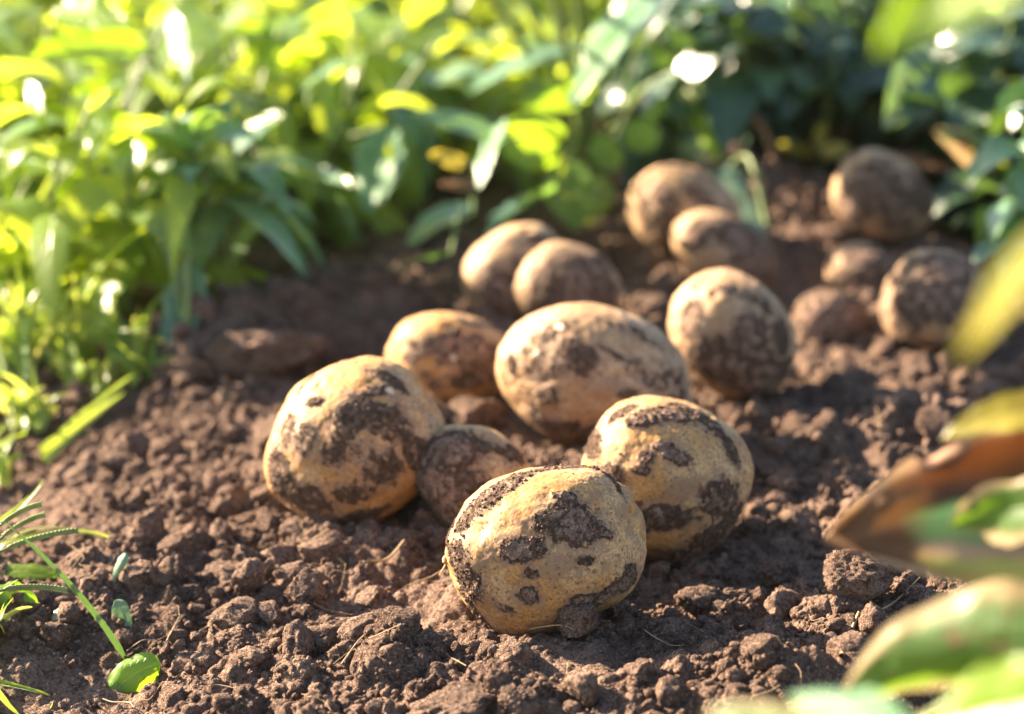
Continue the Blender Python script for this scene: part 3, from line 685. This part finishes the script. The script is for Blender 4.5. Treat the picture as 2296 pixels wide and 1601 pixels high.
def copy_tree(o, parent=None):
    c = o.copy(); col.objects.link(c); c.parent = parent
    for ch in list(o.children): copy_tree(ch, c)
    return c
def ground_at(u, v):
    p = on_ground(u, v); p[2] = float(Zs(np.array([p[0]]), np.array([p[1]]))[0]); return p

# front rank, left to centre: each at the foot where it stands
RANK = [(40, 760, .11, 26, .070, .022, L_BACK, 'backlit yellow-green weed at the left edge behind the grass'),
        (190, 700, .12, 30, .078, .023, L_BACK, 'bright narrow-leaved weed second from the left edge, front rank'),
        (330, 700, .115, 28, .078, .024, L_BACK, 'leafy weed with glossy hanging leaves left of the soil bank'),
        (455, 690, .10, 26, .080, .027, L_TEAL, 'blue-green weed with broad drooping leaves behind the soil bank'),
        (600, 520, .115, 30, .078, .023, L_BACK, 'green weed with one long pale leaf hanging over the dark gap'),
        (770, 480, .115, 30, .078, .024, L_BACK, 'dense green weed above the blurred clod'),
        (910, 440, .095, 28, .075, .030, L_TEAL, 'dull green weed with wide hanging leaves left of the pale leaves'),
        (1010, 400, .085, 26, .072, .025, L_BACK, 'green weed behind the pale teal leaf left of centre'),
        (1180, 370, .085, 26, .072, .028, L_BACK, 'green weed behind the yellow-lit leaf at the centre')]
for i, (u, v, h, nl, ll, lw, mt, lab) in enumerate(RANK):
    make_plant(200 + i, h, int(nl * 1.15), ll * 1.3, lw * .95, mt, loc=ground_at(u, v), label=lab, yel=.35 if u < 500 else .2, droop=.7, stems=3, bend=-1.8, t0=.12 if u < 440 else .45, group='weeds along the edge of the dug bed')
# back ranks: copies of six plants, nothing tells them apart in the blur
proto = []
gl = np.random.RandomState(3)
for i in range(6):
    proto.append(make_plant(300 + i, .125, 30, .120, .030, L_BACK, loc=(0, 0, 0), yel=.35, droop=.8, stems=5))
used = set(); k = 0
for (v, n, u0, u1) in ((520, 7, -150, 800), (420, 9, -150, 1250), (320, 10, -150, 1500), (210, 11, -150, 1600), (100, 11, -150, 1600), (0, 11, -150, 1600)):
    for i in range(n):
        u = u0 + (u1 - u0) * (i + gl.uniform(.1, .9)) / n; vv = v + gl.uniform(-40, 40)
        if u > 930 and vv > 170: continue
        j = k % 6; k += 1
        o = proto[j] if j not in used else copy_tree(proto[j]); used.add(j)
        o.location = ground_at(u, vv); o.rotation_euler = (0, 0, gl.uniform(0, 6.28)); s = gl.uniform(.8, 1.15); o.scale = (s, s, s)
        tag(o, 'green narrow-leaved weed lost in the blur of the back ranks', 'plant', 'weeds in the blurred back ranks')
# dark plants to the right rear
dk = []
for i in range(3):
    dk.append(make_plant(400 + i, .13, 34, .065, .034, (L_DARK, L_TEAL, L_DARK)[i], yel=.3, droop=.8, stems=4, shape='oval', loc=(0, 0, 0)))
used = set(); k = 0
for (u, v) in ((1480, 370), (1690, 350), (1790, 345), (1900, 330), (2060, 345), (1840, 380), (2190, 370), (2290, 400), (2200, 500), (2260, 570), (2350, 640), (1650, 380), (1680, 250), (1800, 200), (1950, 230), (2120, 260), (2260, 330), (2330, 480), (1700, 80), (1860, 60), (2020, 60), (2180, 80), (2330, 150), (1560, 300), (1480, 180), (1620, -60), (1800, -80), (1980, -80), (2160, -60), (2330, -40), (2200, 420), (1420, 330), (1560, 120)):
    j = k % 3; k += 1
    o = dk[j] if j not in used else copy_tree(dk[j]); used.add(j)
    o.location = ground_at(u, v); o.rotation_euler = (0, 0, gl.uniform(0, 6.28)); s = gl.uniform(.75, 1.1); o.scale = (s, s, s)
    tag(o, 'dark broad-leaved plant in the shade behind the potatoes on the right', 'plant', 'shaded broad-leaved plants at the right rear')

# --- hero leaves, grouped on their plants
def plant_root(label, u, v, h, name='broad_leaved_plant', group=None):
    p = ground_at(u, v); r = empty(name, p, label, 'plant', group)
    return r
def hleaf(root, base, tip, wpx, mat, nh=(-.15, -.5, .85), d=None, sag=0.0, label=None, shape='oval', fold=.25, curl=.1, tint=.2, seed=0, wave=.10, twist=0.0, stalk=None, nu=20, nv=11, name='leaf'):
    d0, d1 = d
    P0 = at_depth(*base, d0); P2 = at_depth(*tip, d1); P1 = (P0 + P2) / 2 + np.array([0, 0, sag])
    w = wpx * (d0 + d1) / 2 / FPX
    V, F, U = leaf_geo(P0, P1, P2, w, nh, fold, curl, wave, nu, nv, seed, shape, twist)
    rl = np.array(root.location)
    o = mesh(name, V - rl, F, mat, uv=U, attrs={'tint': np.full(len(V), tint)}, parent=root)
    if label: o['label'] = label
    if stalk is not False:
        s0 = np.array(stalk) if stalk is not None else rl + np.array([0, 0, .0])
        m = (s0 + P0) / 2 + np.array([0, 0, .02])
        tube('stalk', [s0 - rl, m - rl, P0 - rl], .0018, .0009, M_STEM, parent=root)
    return o
A1 = plant_root('pale-leaved plant behind the back potatoes with large teal leaves', 1330, 430, .12)
hleaf(A1, (1305, 105), (1048, 212), 125, L_TEAL, d=(1.48, 1.44), sag=.012, seed=1, nh=(-.71, -.41, .57), fold=.15, label='pale teal pointed leaf')
hleaf(A1, (1530, -60), (1282, 240), 185, L_TEAL, d=(1.40, 1.34), sag=.010, seed=2, nh=(-.71, -.41, .57), fold=.30, label='largest teal leaf, sunlit along one half')
hleaf(A1, (1135, 315), (915, 258), 92, L_TEAL, d=(1.34, 1.30), sag=.006, seed=3, nh=(.1, -.45, .9), fold=.12)
hleaf(A1, (1125, 275), (1075, 425), 82, L_TEAL, d=(1.33, 1.28), sag=.010, seed=4, nh=(-.71, -.41, .57), fold=.2, tint=0)
hleaf(A1, (1265, 325), (1120, 325), 125, L_YEL, d=(1.45, 1.43), sag=.004, seed=5, nh=(.1, -.9, .2), fold=.2, shape='round')
hleaf(A1, (1340, 190), (1160, 240), 80, L_YEL, d=(1.48, 1.44), seed=15, nh=(0, -.9, .3))
hleaf(A1, (1375, 385), (1345, 300), 70, L_YEL, d=(1.42, 1.44), seed=6, nh=(0, -.9, .3), shape='round')
hleaf(A1, (1400, 290), (1475, 320), 75, L_YEL, d=(1.44, 1.44), seed=7, nh=(0, -.9, .4), shape='round')
hleaf(A1, (1245, 425), (1085, 535), 90, L_TEAL, d=(1.38, 1.33), seed=8, nh=(-.71, -.41, .57), fold=.5, sag=.005)
hleaf(A1, (1265, 360), (1290, 520), 120, L_BACK, d=(1.40, 1.37), seed=9, nh=(.1, -.9, .3), tint=.1)
hleaf(A1, (1360, 400), (1310, 500), 80, L_BACK, d=(1.42, 1.40), seed=10, nh=(.3, -.8, .4), tint=.6)
hleaf(A1, (1510, 160), (1440, 260), 90, L_SPOT, d=(1.48, 1.44), seed=11, nh=(-.71, -.41, .57), label='brown-tinged leaf in sunlight')
# unseen shoots added above the frame to shade the right rear of the heap
rl = np.array(A1.location); ga = np.random.RandomState(12)
for sx, sy, sz in ((-.06, 1.36, .215), (.02, 1.33, .22), (-.02, 1.42, .21), (-.095, 1.275, .205), (-.01, 1.26, .205)):
    top = np.array([sx, sy, sz]); tube('shade_shoot', [rl * 0, (top - rl) * .45 + np.array([0, .02, .05]), top - rl], .0030, .0016, M_STEM, parent=A1)
    for i in range(7):
        a = i * .9 + ga.uniform(-.3, .3); L_ = ga.uniform(.06, .085); q0 = top - rl + np.array([0, 0, ga.uniform(-.008, .012)])
        dv = np.array([math.cos(a), math.sin(a) * .8, ga.uniform(-.05, .12)])
        V, F, U = leaf_geo(q0, q0 + dv * L_ * .5 + np.array([0, 0, .01]), q0 + dv * L_, .044, (0, 0, 1), .2, .1, .08, 14, 7, i, 'oval')
        mesh('leaf', V, F, L_TEAL, uv=U, attrs={'tint': np.full(len(V), .2)}, parent=A1)  # leaves of the added shading shoots, out of view
A2 = plant_root('low teal-leaved plant at the edge of the soil left of the back row', 1060, 520, .05)
hleaf(A2, (1060, 480), (880, 575), 80, L_TEAL, d=(1.37, 1.34), sag=.006, seed=20, nh=(-.71, -.41, .57))
hleaf(A2, (1010, 570), (865, 610), 50, L_TEAL, d=(1.30, 1.26), sag=.004, seed=21, nh=(-.71, -.41, .57))
hleaf(A2, (1060, 460), (930, 510), 60, L_TEAL, d=(1.36, 1.33), sag=.004, seed=22)
hleaf(A2, (1050, 370), (962, 345), 42, L_GOLD, d=(1.36, 1.34), seed=23, nh=(0, -.8, .5), label='small yellow withered leaf', tint=0)
hleaf(A2, (1070, 400), (990, 415), 60, L_BROWN, d=(1.36, 1.33), seed=24, nh=(-.3, -.7, .5), label='small brown withered leaf', curl=.6)
A3 = plant_root('tall stalk with pale leaf edges left of the orange root', 1640, 400, .10, 'leafy_stalk')
tube('stem', [np.array(q) - np.array(A3.location) for q in (ground_at(1640, 410), at_depth(1615, 350, 1.46), at_depth(1575, 270, 1.48), at_depth(1540, 190, 1.50))], .0030, .0042, M_STEM, parent=A3)
hleaf(A3, (1625, 385), (1535, 200), 48, L_YEL, d=(1.44, 1.47), seed=30, nh=(-.9, -.3, .3), stalk=False, tint=0, shape='lance')
A4 = plant_root('spotted pale-green leaf plant right behind the highest middle potato', 1720, 510, .05)
hleaf(A4, (1640, 365), (1715, 535), 135, L_SPOT, d=(1.42, 1.36), seed=31, nh=(.3, -.7, .6), curl=.3, fold=.05, shape='oval')
hleaf(A4, (1660, 400), (1580, 380), 50, L_TEAL, d=(1.43, 1.43), seed=32, nh=(-.1, -.3, .9), shape='oval')
A5 = plant_root('broad spotted teal plant above the shaded top-right potato', 2060, 300, .12)
hleaf(A5, (2010, 120), (1790, 200), 185, L_SPOT, d=(1.52, 1.46), sag=.01, seed=33, nh=(-.1, -.6, .75), fold=.1, curl=.15, shape='round')
hleaf(A5, (2150, 110), (1985, 285), 150, L_SPOT, d=(1.50, 1.40), sag=.01, seed=34, nh=(.3, -.6, .7), fold=.35)
hleaf(A5, (2260, 60), (2130, 210), 180, L_SPOT, d=(1.55, 1.5), sag=.01, seed=35, nh=(.1, -.7, .7), fold=.2)
hleaf(A5, (2010, 90), (1850, 100), 120, L_TEAL, d=(1.60, 1.57), sag=.01, seed=36)
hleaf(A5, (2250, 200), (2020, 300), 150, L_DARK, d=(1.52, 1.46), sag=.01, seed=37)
A6 = plant_root('dark curled leaf plant with a brown rim at the far right', 2290, 430, .08)
hleaf(A6, (2330, 390), (2088, 290), 130, L_CURL, d=(1.40, 1.36), sag=.012, seed=38, nh=(.1, -.5, .8), curl=.8, fold=0)
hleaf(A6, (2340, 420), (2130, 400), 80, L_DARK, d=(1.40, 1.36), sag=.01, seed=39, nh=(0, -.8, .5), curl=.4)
A7 = plant_root('small yellow-leaved seedling behind the soil heap', 1830, 350, .03, 'seedling')
hleaf(A7, (1840, 345), (1905, 330), 38, L_GOLD, d=(1.46, 1.45), seed=40, nh=(0, -.8, .5), shape='round', tint=0)
hleaf(A7, (1830, 340), (1850, 265), 34, L_GOLD, d=(1.46, 1.47), seed=41, nh=(-.3, -.9, .2), shape='lance', tint=0)
hleaf(A7, (1830, 345), (1745, 325), 45, L_GOLD, d=(1.47, 1.46), seed=42, nh=(0, -.6, .8), shape='oval', tint=0)
o = tube('dry_root', [at_depth(1610, 240, 1.50), at_depth(1650, 238, 1.49), at_depth(1700, 275, 1.48), at_depth(1728, 330, 1.47), on_ground(1740, 390)], .0009, .0028, M_ROOT)
tag(o, 'orange-brown dry root arching up behind the soil heap', 'root')
A8 = empty('withered_leaf', on_ground(2080, 350), 'purplish dry leaf draped behind the top-right potato', 'leaf')
hleaf(A8, (1960, 345), (2150, 375), 60, L_BROWN, d=(1.44, 1.41), seed=43, nh=(0, -.4, .9), curl=.4, stalk=False, tint=1, name='blade')
A9 = plant_root('weed with a long hanging pale leaf over the dark gap', 620, 560, .1)
hleaf(A9, (620, 400), (500, 640), 58, L_TEAL, d=(1.34, 1.28), sag=.0, seed=50, nh=(-.5, -.8, .3), tint=0, shape='lance')
hleaf(A9, (560, 360), (460, 500), 60, L_YEL, d=(1.36, 1.32), seed=51, nh=(-.4, -.8, .4), shape='lance')
hleaf(A9, (870, 280), (830, 480), 115, L_TEAL, d=(1.38, 1.34), seed=52, nh=(-.2, -.9, .3), tint=0)
hleaf(A9, (530, 280), (380, 350), 70, L_YEL, d=(1.34, 1.30), seed=53, nh=(-.3, -.4, .9), shape='lance')
A10 = plant_root('dark drooping-leaved weed at the left end of the soil bank', 420, 760, .1)
hleaf(A10, (430, 590), (390, 800), 110, L_TEAL, d=(1.22, 1.19), seed=54, nh=(-.2, -.95, .2), tint=.6)
hleaf(A10, (400, 600), (470, 770), 70, L_TEAL, d=(1.24, 1.20), seed=55, nh=(.3, -.9, .2), tint=.2)
hleaf(A10, (330, 540), (240, 690), 50, L_YEL, d=(1.24, 1.20), seed=56, nh=(-.3, -.9, .3), shape='lance')
A11 = plant_root('tall weed with wide yellow leaves in the top left corner', 200, 620, .1)
hleaf(A11, (330, 110), (60, 130), 120, L_YEL, d=(1.36, 1.30), seed=57, nh=(0, -.7, .7), sag=.006)
hleaf(A11, (250, 170), (165, 390), 110, L_YEL, d=(1.34, 1.29), seed=58, nh=(.1, -.95, .2), sag=.006)
hleaf(A11, (230, 420), (110, 540), 75, L_YEL, d=(1.28, 1.24), seed=59, nh=(-.2, -.9, .3), shape='lance')
hleaf(A11, (560, 40), (620, 180), 80, L_YEL, d=(1.40, 1.38), seed=60, nh=(.3, -.8, .4), shape='lance')

A12 = plant_root('tall bright weed with many hanging lance leaves behind the left bank', 520, 600, .1)
A13 = plant_root('green weed with broad drooping leaves in front of the back ranks, left of centre', 760, 560, .1)
for rt, bs, tp, w, m_, nh, tn, dd in (
    (A11, (385, 20), (425, 205), 56, L_TEAL, (-.6, -.7, .4), 0, 1.34), (A11, (610, 70), (495, 90), 60, L_YEL, (0, -.7, .7), .3, 1.38),
    (A12, (505, 262), (382, 348), 62, L_YEL, (-.71, -.41, .57), .2, 1.30), (A11, (215, 370), (100, 560), 78, L_YEL, (-.2, -.9, .3), .2, 1.25),
    (A12, (305, 280), (288, 480), 52, L_TEAL, (-.3, -.9, .2), .1, 1.29), (A12, (560, 350), (455, 505), 46, L_TEAL, (-.6, -.7, .4), .0, 1.30),
    (A12, (580, 340), (715, 405), 60, L_YEL, (0, -.6, .8), .6, 1.33), (A13, (690, 385), (790, 420), 46, L_TEAL, (0, -.6, .8), .1, 1.34),
    (A12, (535, 300), (655, 262), 50, L_YEL, (0, -.6, .8), .4, 1.33), (A13, (820, 120), (675, 205), 58, L_TEAL, (-.71, -.41, .57), .1, 1.36),
    (A11, (350, 330), (250, 260), 55, L_YEL, (-.3, -.7, .6), .2, 1.28), (A11, (60, 180), (105, 300), 40, L_YEL, (-.3, -.8, .5), .3, 1.24),
    (A13, (900, 300), (885, 430), 60, L_BACK, (.2, -.9, .3), .2, 1.36), (A13, (700, 150), (740, 330), 70, L_BACK, (.2, -.9, .3), .3, 1.38),
    (A13, (1010, 60), (880, 130), 90, L_BACK, (-.2, -.6, .7), .2, 1.40), (A12, (460, 420), (370, 520), 70, L_YEL, (-.2, -.8, .5), .3, 1.27),
    (A11, (120, 20), (290, 60), 90, L_YEL, (0, -.7, .7), .5, 1.30), (A11, (40, 330), (150, 400), 40, L_YEL, (0, -.7, .7), .3, 1.22),
    (A12, (640, 30), (560, 130), 60, L_YEL, (-.3, -.6, .7), .3, 1.40), (A13, (800, 30), (860, 110), 60, L_YEL, (.2, -.7, .6), .3, 1.42)):
    hleaf(rt, bs, tp, w, m_, nh=nh, d=(dd + .02, dd - .01), seed=int(bs[0]), shape='lance' if w < 65 else 'oval', tint=tn, sag=.004, stalk=False if w < 50 else None)

# ------------------------------------------------------------------ grass on the left
def grass(label, u, v, blades, mat=L_GRASS, name='grass_tuft', cat='grass'):
    p = ground_at(u, v); root = empty(name, p, label, cat)
    for (b, m, t, w, dd, nh, tn) in blades:
        d0 = (p - CAM) @ FWD
        P0, P1, P2 = at_depth(*b, d0 + dd[0]), at_depth(*m, d0 + dd[1]), at_depth(*t, d0 + dd[2])
        P1 = 2 * P1 - (P0 + P2) / 2
        V, F, U = leaf_geo(P0 - p, P1 - p, P2 - p, w * d0 / FPX, nh, .35, .0, .03, 24, 5, int(b[0]), 'blade')
        o = mesh('blade', V, F, mat, uv=U, attrs={'tint': np.full(len(V), tn)}, parent=root)
    return root
grass('pair of bright broad grass blades leaning right beside the lit soil', 90, 1030, [((85, 1035), (180, 945), (302, 838), 40, (0, 0, .01), (-.4, -.8, .3), .2), ((95, 1030), (170, 965), (283, 878), 34, (-.005, -.01, -.01), (-.3, -.9, .2), .3)])
grass('long arching grass stalk standing before the hollow on the left', 284, 1482, [((284, 1482), (165, 1320), (5, 1165), 19, (0, -.005, -.01), (.5, -.7, .4), .0)], L_STALK)
grass('thin grass arching right with its tip over the soil crumbs', -40, 1260, [((-40, 1235), (200, 1195), (354, 1296), 15, (0, .0, .01), (0, -.5, .9), .4), ((-30, 1260), (60, 1190), (175, 1190), 12, (0, 0, 0), (0, -.4, .9), .9), ((-30, 1190), (40, 1140), (100, 1075), 18, (0, 0, 0), (-.4, -.7, .3), .3)])
grass('grass blade pointing right at the left edge above the crumbs', -40, 1010, [((-60, 960), (30, 955), (108, 950), 13, (0, 0, 0), (0, -.6, .8), .2)])
grass('low green blades in the bottom left corner', -20, 1560, [((-50, 1525), (40, 1540), (112, 1560), 20, (0, 0, 0), (0, -.4, .9), .1), ((-40, 1500), (0, 1560), (45, 1605), 22, (-.01, -.01, -.01), (.3, -.6, .6), .4), ((20, 1620), (-15, 1480), (10, 1350), 16, (0, 0, .01), (.8, -.5, .1), .1), ((100, 1600), (112, 1590), (120, 1570), 5, (0, 0, 0), (0, -1, 0), .9)])
gr = np.random.RandomState(8)
for i, (u, v, n, h, lab) in enumerate(((30, 860, 26, 250, 'curving yellow-green grass tuft at the left edge below the weeds'), (150, 840, 24, 190, 'blurred grass tuft left of the soil bank'), (280, 830, 20, 150, 'short grass tuft touching the left end of the soil bank'), (10, 700, 22, 330, 'tall arching grass at the left edge among the weeds'), (60, 960, 20, 120, 'short pale grass beside the broad bright blades'), (200, 900, 16, 110, 'small green tuft just above the pair of bright blades'), (-10, 1090, 16, 130, 'thin grass tuft at the left edge above the seed spikes'), (-20, 1450, 14, 120, 'sparse grass tuft at the left edge above the bottom corner'), (330, 860, 12, 90, 'low green shoots at the left foot of the soil bank'))):
    bl = []
    for k in range(n):
        b = (u + gr.uniform(-45, 45), v + gr.uniform(-8, 12)); dx = gr.uniform(-1, 1) * h * .9; hh = h * gr.uniform(.4, 1.0)
        bl.append((b, (b[0] + dx * .35, b[1] - hh * .75), (b[0] + dx, b[1] - hh * gr.uniform(.8, 1.3)), gr.uniform(13, 26), (gr.uniform(-.02, .02), 0, gr.uniform(-.03, .03)), (gr.uniform(-.5, .5), -.6, .5), float(np.clip(gr.normal(.4, .3), 0, 1))))
    grass(lab, u, v, bl)
# grass seed heads on the left edge
def seedhead(label, base, tip, d, n=26):
    B = at_depth(*base, d); T = at_depth(*tip, d + .01); ax = (T - B)
    p = ground_at(-60, base[1] + 60); root = empty('grass_spike', p, label, 'grass')
    M = (B + T) / 2 + np.array([0, 0, .002]); tube('stem', [B - p, M - p, T - p], .0006, .0004, M_STEM, parent=root)
    S, F = ico(2); vs_, fs_ = [], []
    for i in range(n):
        t = .25 + .75 * i / n; c = B + ax * t + np.array([0, 0, .004 * 4 * t * (1 - t) * .5]); side = (-1) ** i
        c = c + np.array([.0003 * side, 0, .0004 * side]) - p
        a = ax / np.linalg.norm(ax); dv = a + np.array([0, -.2, .45 * side]); dv /= np.linalg.norm(dv)
        q = S * .00062; q = q + np.outer(q @ dv, dv) * 1.6
        vs_.append(q + c); fs_.append(F + i * len(S))
    mesh('seed_head', np.concatenate(vs_), np.concatenate(fs_), M_SEED, parent=root)
seedhead('upper grass seed spike poking in from the left edge', (-20, 1195), (92, 1132), .90)
seedhead('middle grass seed spike poking in from the left edge', (-20, 1225), (100, 1155), .91)
seedhead('lowest grass seed spike, bent flat at the left edge', (-30, 1250), (175, 1190), .90, 34)
seedhead('grass seed spike lying over the green leaves at the left edge', (-30, 1330), (150, 1325), .88, 34)
# fallen leaf pieces
def fallen(label, u, v, base, tip, w, mat, nh, curl=.3, sag=.004, fold=.2, tint=0, shape='oval', seed=0, name='fallen_leaf', dz=(.0, .0)):
    p = ground_at(u, v); root = empty(name, p, label, 'leaf'); d = (p - CAM) @ FWD
    hleaf(root, base, tip, w, mat, nh=nh, d=(d + dz[0], d + dz[1]), sag=sag, fold=fold, curl=curl, stalk=False, tint=tint, shape=shape, seed=seed, name='blade'); return root
L_FRESH = leaf_material('leaf_fresh', (0.14, 0.30, 0.02), (0.40, 0.68, 0.02), spot=(0.03, 0.07, 0.015), spot_amt=.12, tfac=.5)
fallen('bright green curled leaf piece standing up from the soil near the bottom left', 300, 1540, (248, 1556), (360, 1488), 92, L_FRESH, (-.25, -.95, .25), curl=.5, shape='round', seed=61, dz=(0, 0))
fallen('torn pale blue-green leaf scrap on the soil left of the arching stalk', 145, 1395, (116, 1392), (172, 1374), 34, L_SPOT, (-.2, -.5, .8), seed=62)
fallen('longer pale blue-green leaf scrap standing by the crumbs right of the arching stalk', 278, 1410, (258, 1345), (294, 1436), 40, L_SPOT, (-.5, -.4, .8), seed=63)
fallen('folded pale leaf remnant on the crumbs above the leaf scraps', 265, 1330, (285, 1240), (252, 1305), 30, L_SPOT, (-.5, -.7, .4), seed=64, curl=.7)
fallen('yellow-green leaf lying under the seed spikes at the left edge', 40, 1360, (-30, 1340), (85, 1350), 60, L_FRESH, (0, -.75, .5), seed=65)
fallen('long yellow-green leaf above it at the left edge', 60, 1310, (-40, 1290), (150, 1292), 42, L_YEL, (-.1, -.6, .8), seed=66)
# dry bits
def bit(label, pts, r, m=M_STRAW, name='dry_stalk'):
    P = [on_ground(u, v) for u, v in pts]
    for i, q in enumerate(P): q[2] = float(Zs(np.array([q[0]]), np.array([q[1]]))[0]) + .0025
    o = tube(name, P, r, r * .6, m); tag(o, label, 'straw')
bit('thin dry root strand lying left of the front potato', ((830, 1290), (870, 1272), (908, 1260)), .0006)
bit('dry brown stalk lying in the grass left of the soil bank', ((150, 740), (230, 790), (330, 850)), .0016, M_ROOT)
bit('pale dry stalk leaning at the left edge beside the grass', ((-10, 800), (20, 760), (40, 715)), .0018)
bit('thin curved straw on the lit ridge at the bottom right', ((1885, 1500), (1895, 1450), (1925, 1400)), .0010)
bit('hair-thin straw in front of the big blocky clod', ((1975, 1390), (2010, 1350), (2060, 1330)), .0004)
P_ = on_ground(1980, 1120)
tag(tube('dry_stalk', [P_, P_ + np.array([.001, 0, .004]), P_ + np.array([-.0005, 0, .007])], .0006, .0003, M_ROOT), 'tiny orange sprig standing on the soil left of the curled leaf', 'straw')

# fine root fibres lying everywhere in the loose soil (uncountable)
gf = np.random.RandomState(77); vs_, fs_, o_ = [], [], 0
for i in range(170):
    y = gf.uniform(.74, 1.25); x = gf.uniform(-1, 1) * .22 * y; a = gf.uniform(0, 6.28); L_ = gf.uniform(.006, .022)
    P = np.array([[x + math.cos(a) * L_ * t + gf.normal() * .0012, y + math.sin(a) * L_ * t + gf.normal() * .0012, 0] for t in (0, .35, .7, 1)])
    P[:, 2] = Zs(P[:, 0], P[:, 1]) + gf.uniform(.0008, .0045, 4)
    if inside(P, 1.1).any(): continue
    r_ = gf.uniform(.00012, .00032); v, f = tube(None, P, r_, r_ * .5, None, sides=5); vs_.append(v); fs_.append(f + o_); o_ += len(v)
tag(mesh('root_fibres', np.concatenate(vs_), np.concatenate(fs_), M_STRAW), kind='stuff')

# ------------------------------------------------------------------ foreground plants at the right
F1 = empty('broad_leaved_plant', at_z(2700, 1500), 'blurred foreground plant at the lower right with a curled brown leaf', 'plant')
st1 = at_depth(2420, 1250, .66)
base1 = np.array([st1[0] + .03, st1[1] + .02, 0.0]); F1.location = base1
tube('stem', [base1 * 0, (st1 - base1) * .5 + np.array([.01, 0, 0]), st1 - base1, at_depth(2400, 900, .60) - base1, at_depth(2420, 500, .52) - base1, at_depth(2440, 80, .50) - base1], .004, .002, M_STEM, parent=F1)
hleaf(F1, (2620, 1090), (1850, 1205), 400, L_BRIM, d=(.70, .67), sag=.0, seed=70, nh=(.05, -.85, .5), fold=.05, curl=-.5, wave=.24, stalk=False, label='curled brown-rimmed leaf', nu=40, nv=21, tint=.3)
hleaf(F1, (2460, 950), (2110, 985), 115, L_MIX, d=(.63, .64), sag=.010, seed=71, nh=(0, -.5, .8), stalk=False, tint=1)
hleaf(F1, (2420, 1130), (2130, 1180), 150, L_FORE, d=(.63, .66), sag=.004, seed=72, nh=(.4, -.8, .4), stalk=False, tint=.2)
hleaf(F1, (2500, 1480), (1880, 1585), 250, L_FORE, d=(.58, .62), sag=.020, seed=73, nh=(.25, -.9, .3), curl=.7, fold=0, wave=.12, stalk=False, label='broad green leaf', tint=.1, nu=40, nv=21)
hleaf(F1, (2450, 1540), (2030, 1640), 200, L_YEL, d=(.50, .53), sag=.0, seed=74, nh=(0, -.7, .7), stalk=False)
hleaf(F1, (2080, 1760), (1770, 1560), 160, L_TEAL, d=(.50, .54), sag=.01, seed=75, nh=(.2, -.6, .75), stalk=False, tint=0)
hleaf(F1, (1900, 1690), (1580, 1595), 110, L_FORE, d=(.52, .55), sag=.004, seed=76, nh=(0, -.4, .9), stalk=False)
hleaf(F1, (2380, 520), (2150, 810), 105, L_MIX, d=(.40, .43), sag=.004, seed=77, nh=(-.6, -.6, .5), wave=.15, stalk=False, tint=0, label='yellow leaf')
hleaf(F1, (2420, -80), (1970, 120), 200, L_YEL, d=(.42, .44), sag=.010, wave=.12, seed=78, nh=(.1, -.75, .6), stalk=False, tint=0, label='pale yellow-green leaf')

# ------------------------------------------------------------------ thin warm volume added for the flare glow at upper left
hm, hnt, hout = newmat('glow_haze')
vol = hnt.nodes.new('ShaderNodeVolumePrincipled'); vol.inputs['Color'].default_value = (1, .93, .72, 1)
vol.inputs['Density'].default_value = .0045; vol.inputs['Anisotropy'].default_value = .80
hnt.links.new(vol.outputs[0], hout.inputs['Volume'])
zmin, zmax = float(Z.min()) - 1.0, .45
c8 = np.array([(x, y, z) for x in (-32, 32) for y in (-32, 84) for z in (zmin, zmax)])
hz = mesh('haze', c8, [(0, 1, 3, 2), (4, 6, 7, 5), (0, 4, 5, 1), (2, 3, 7, 6), (0, 2, 6, 4), (1, 5, 7, 3)], hm, smooth=False)
tag(hz, kind="stuff")
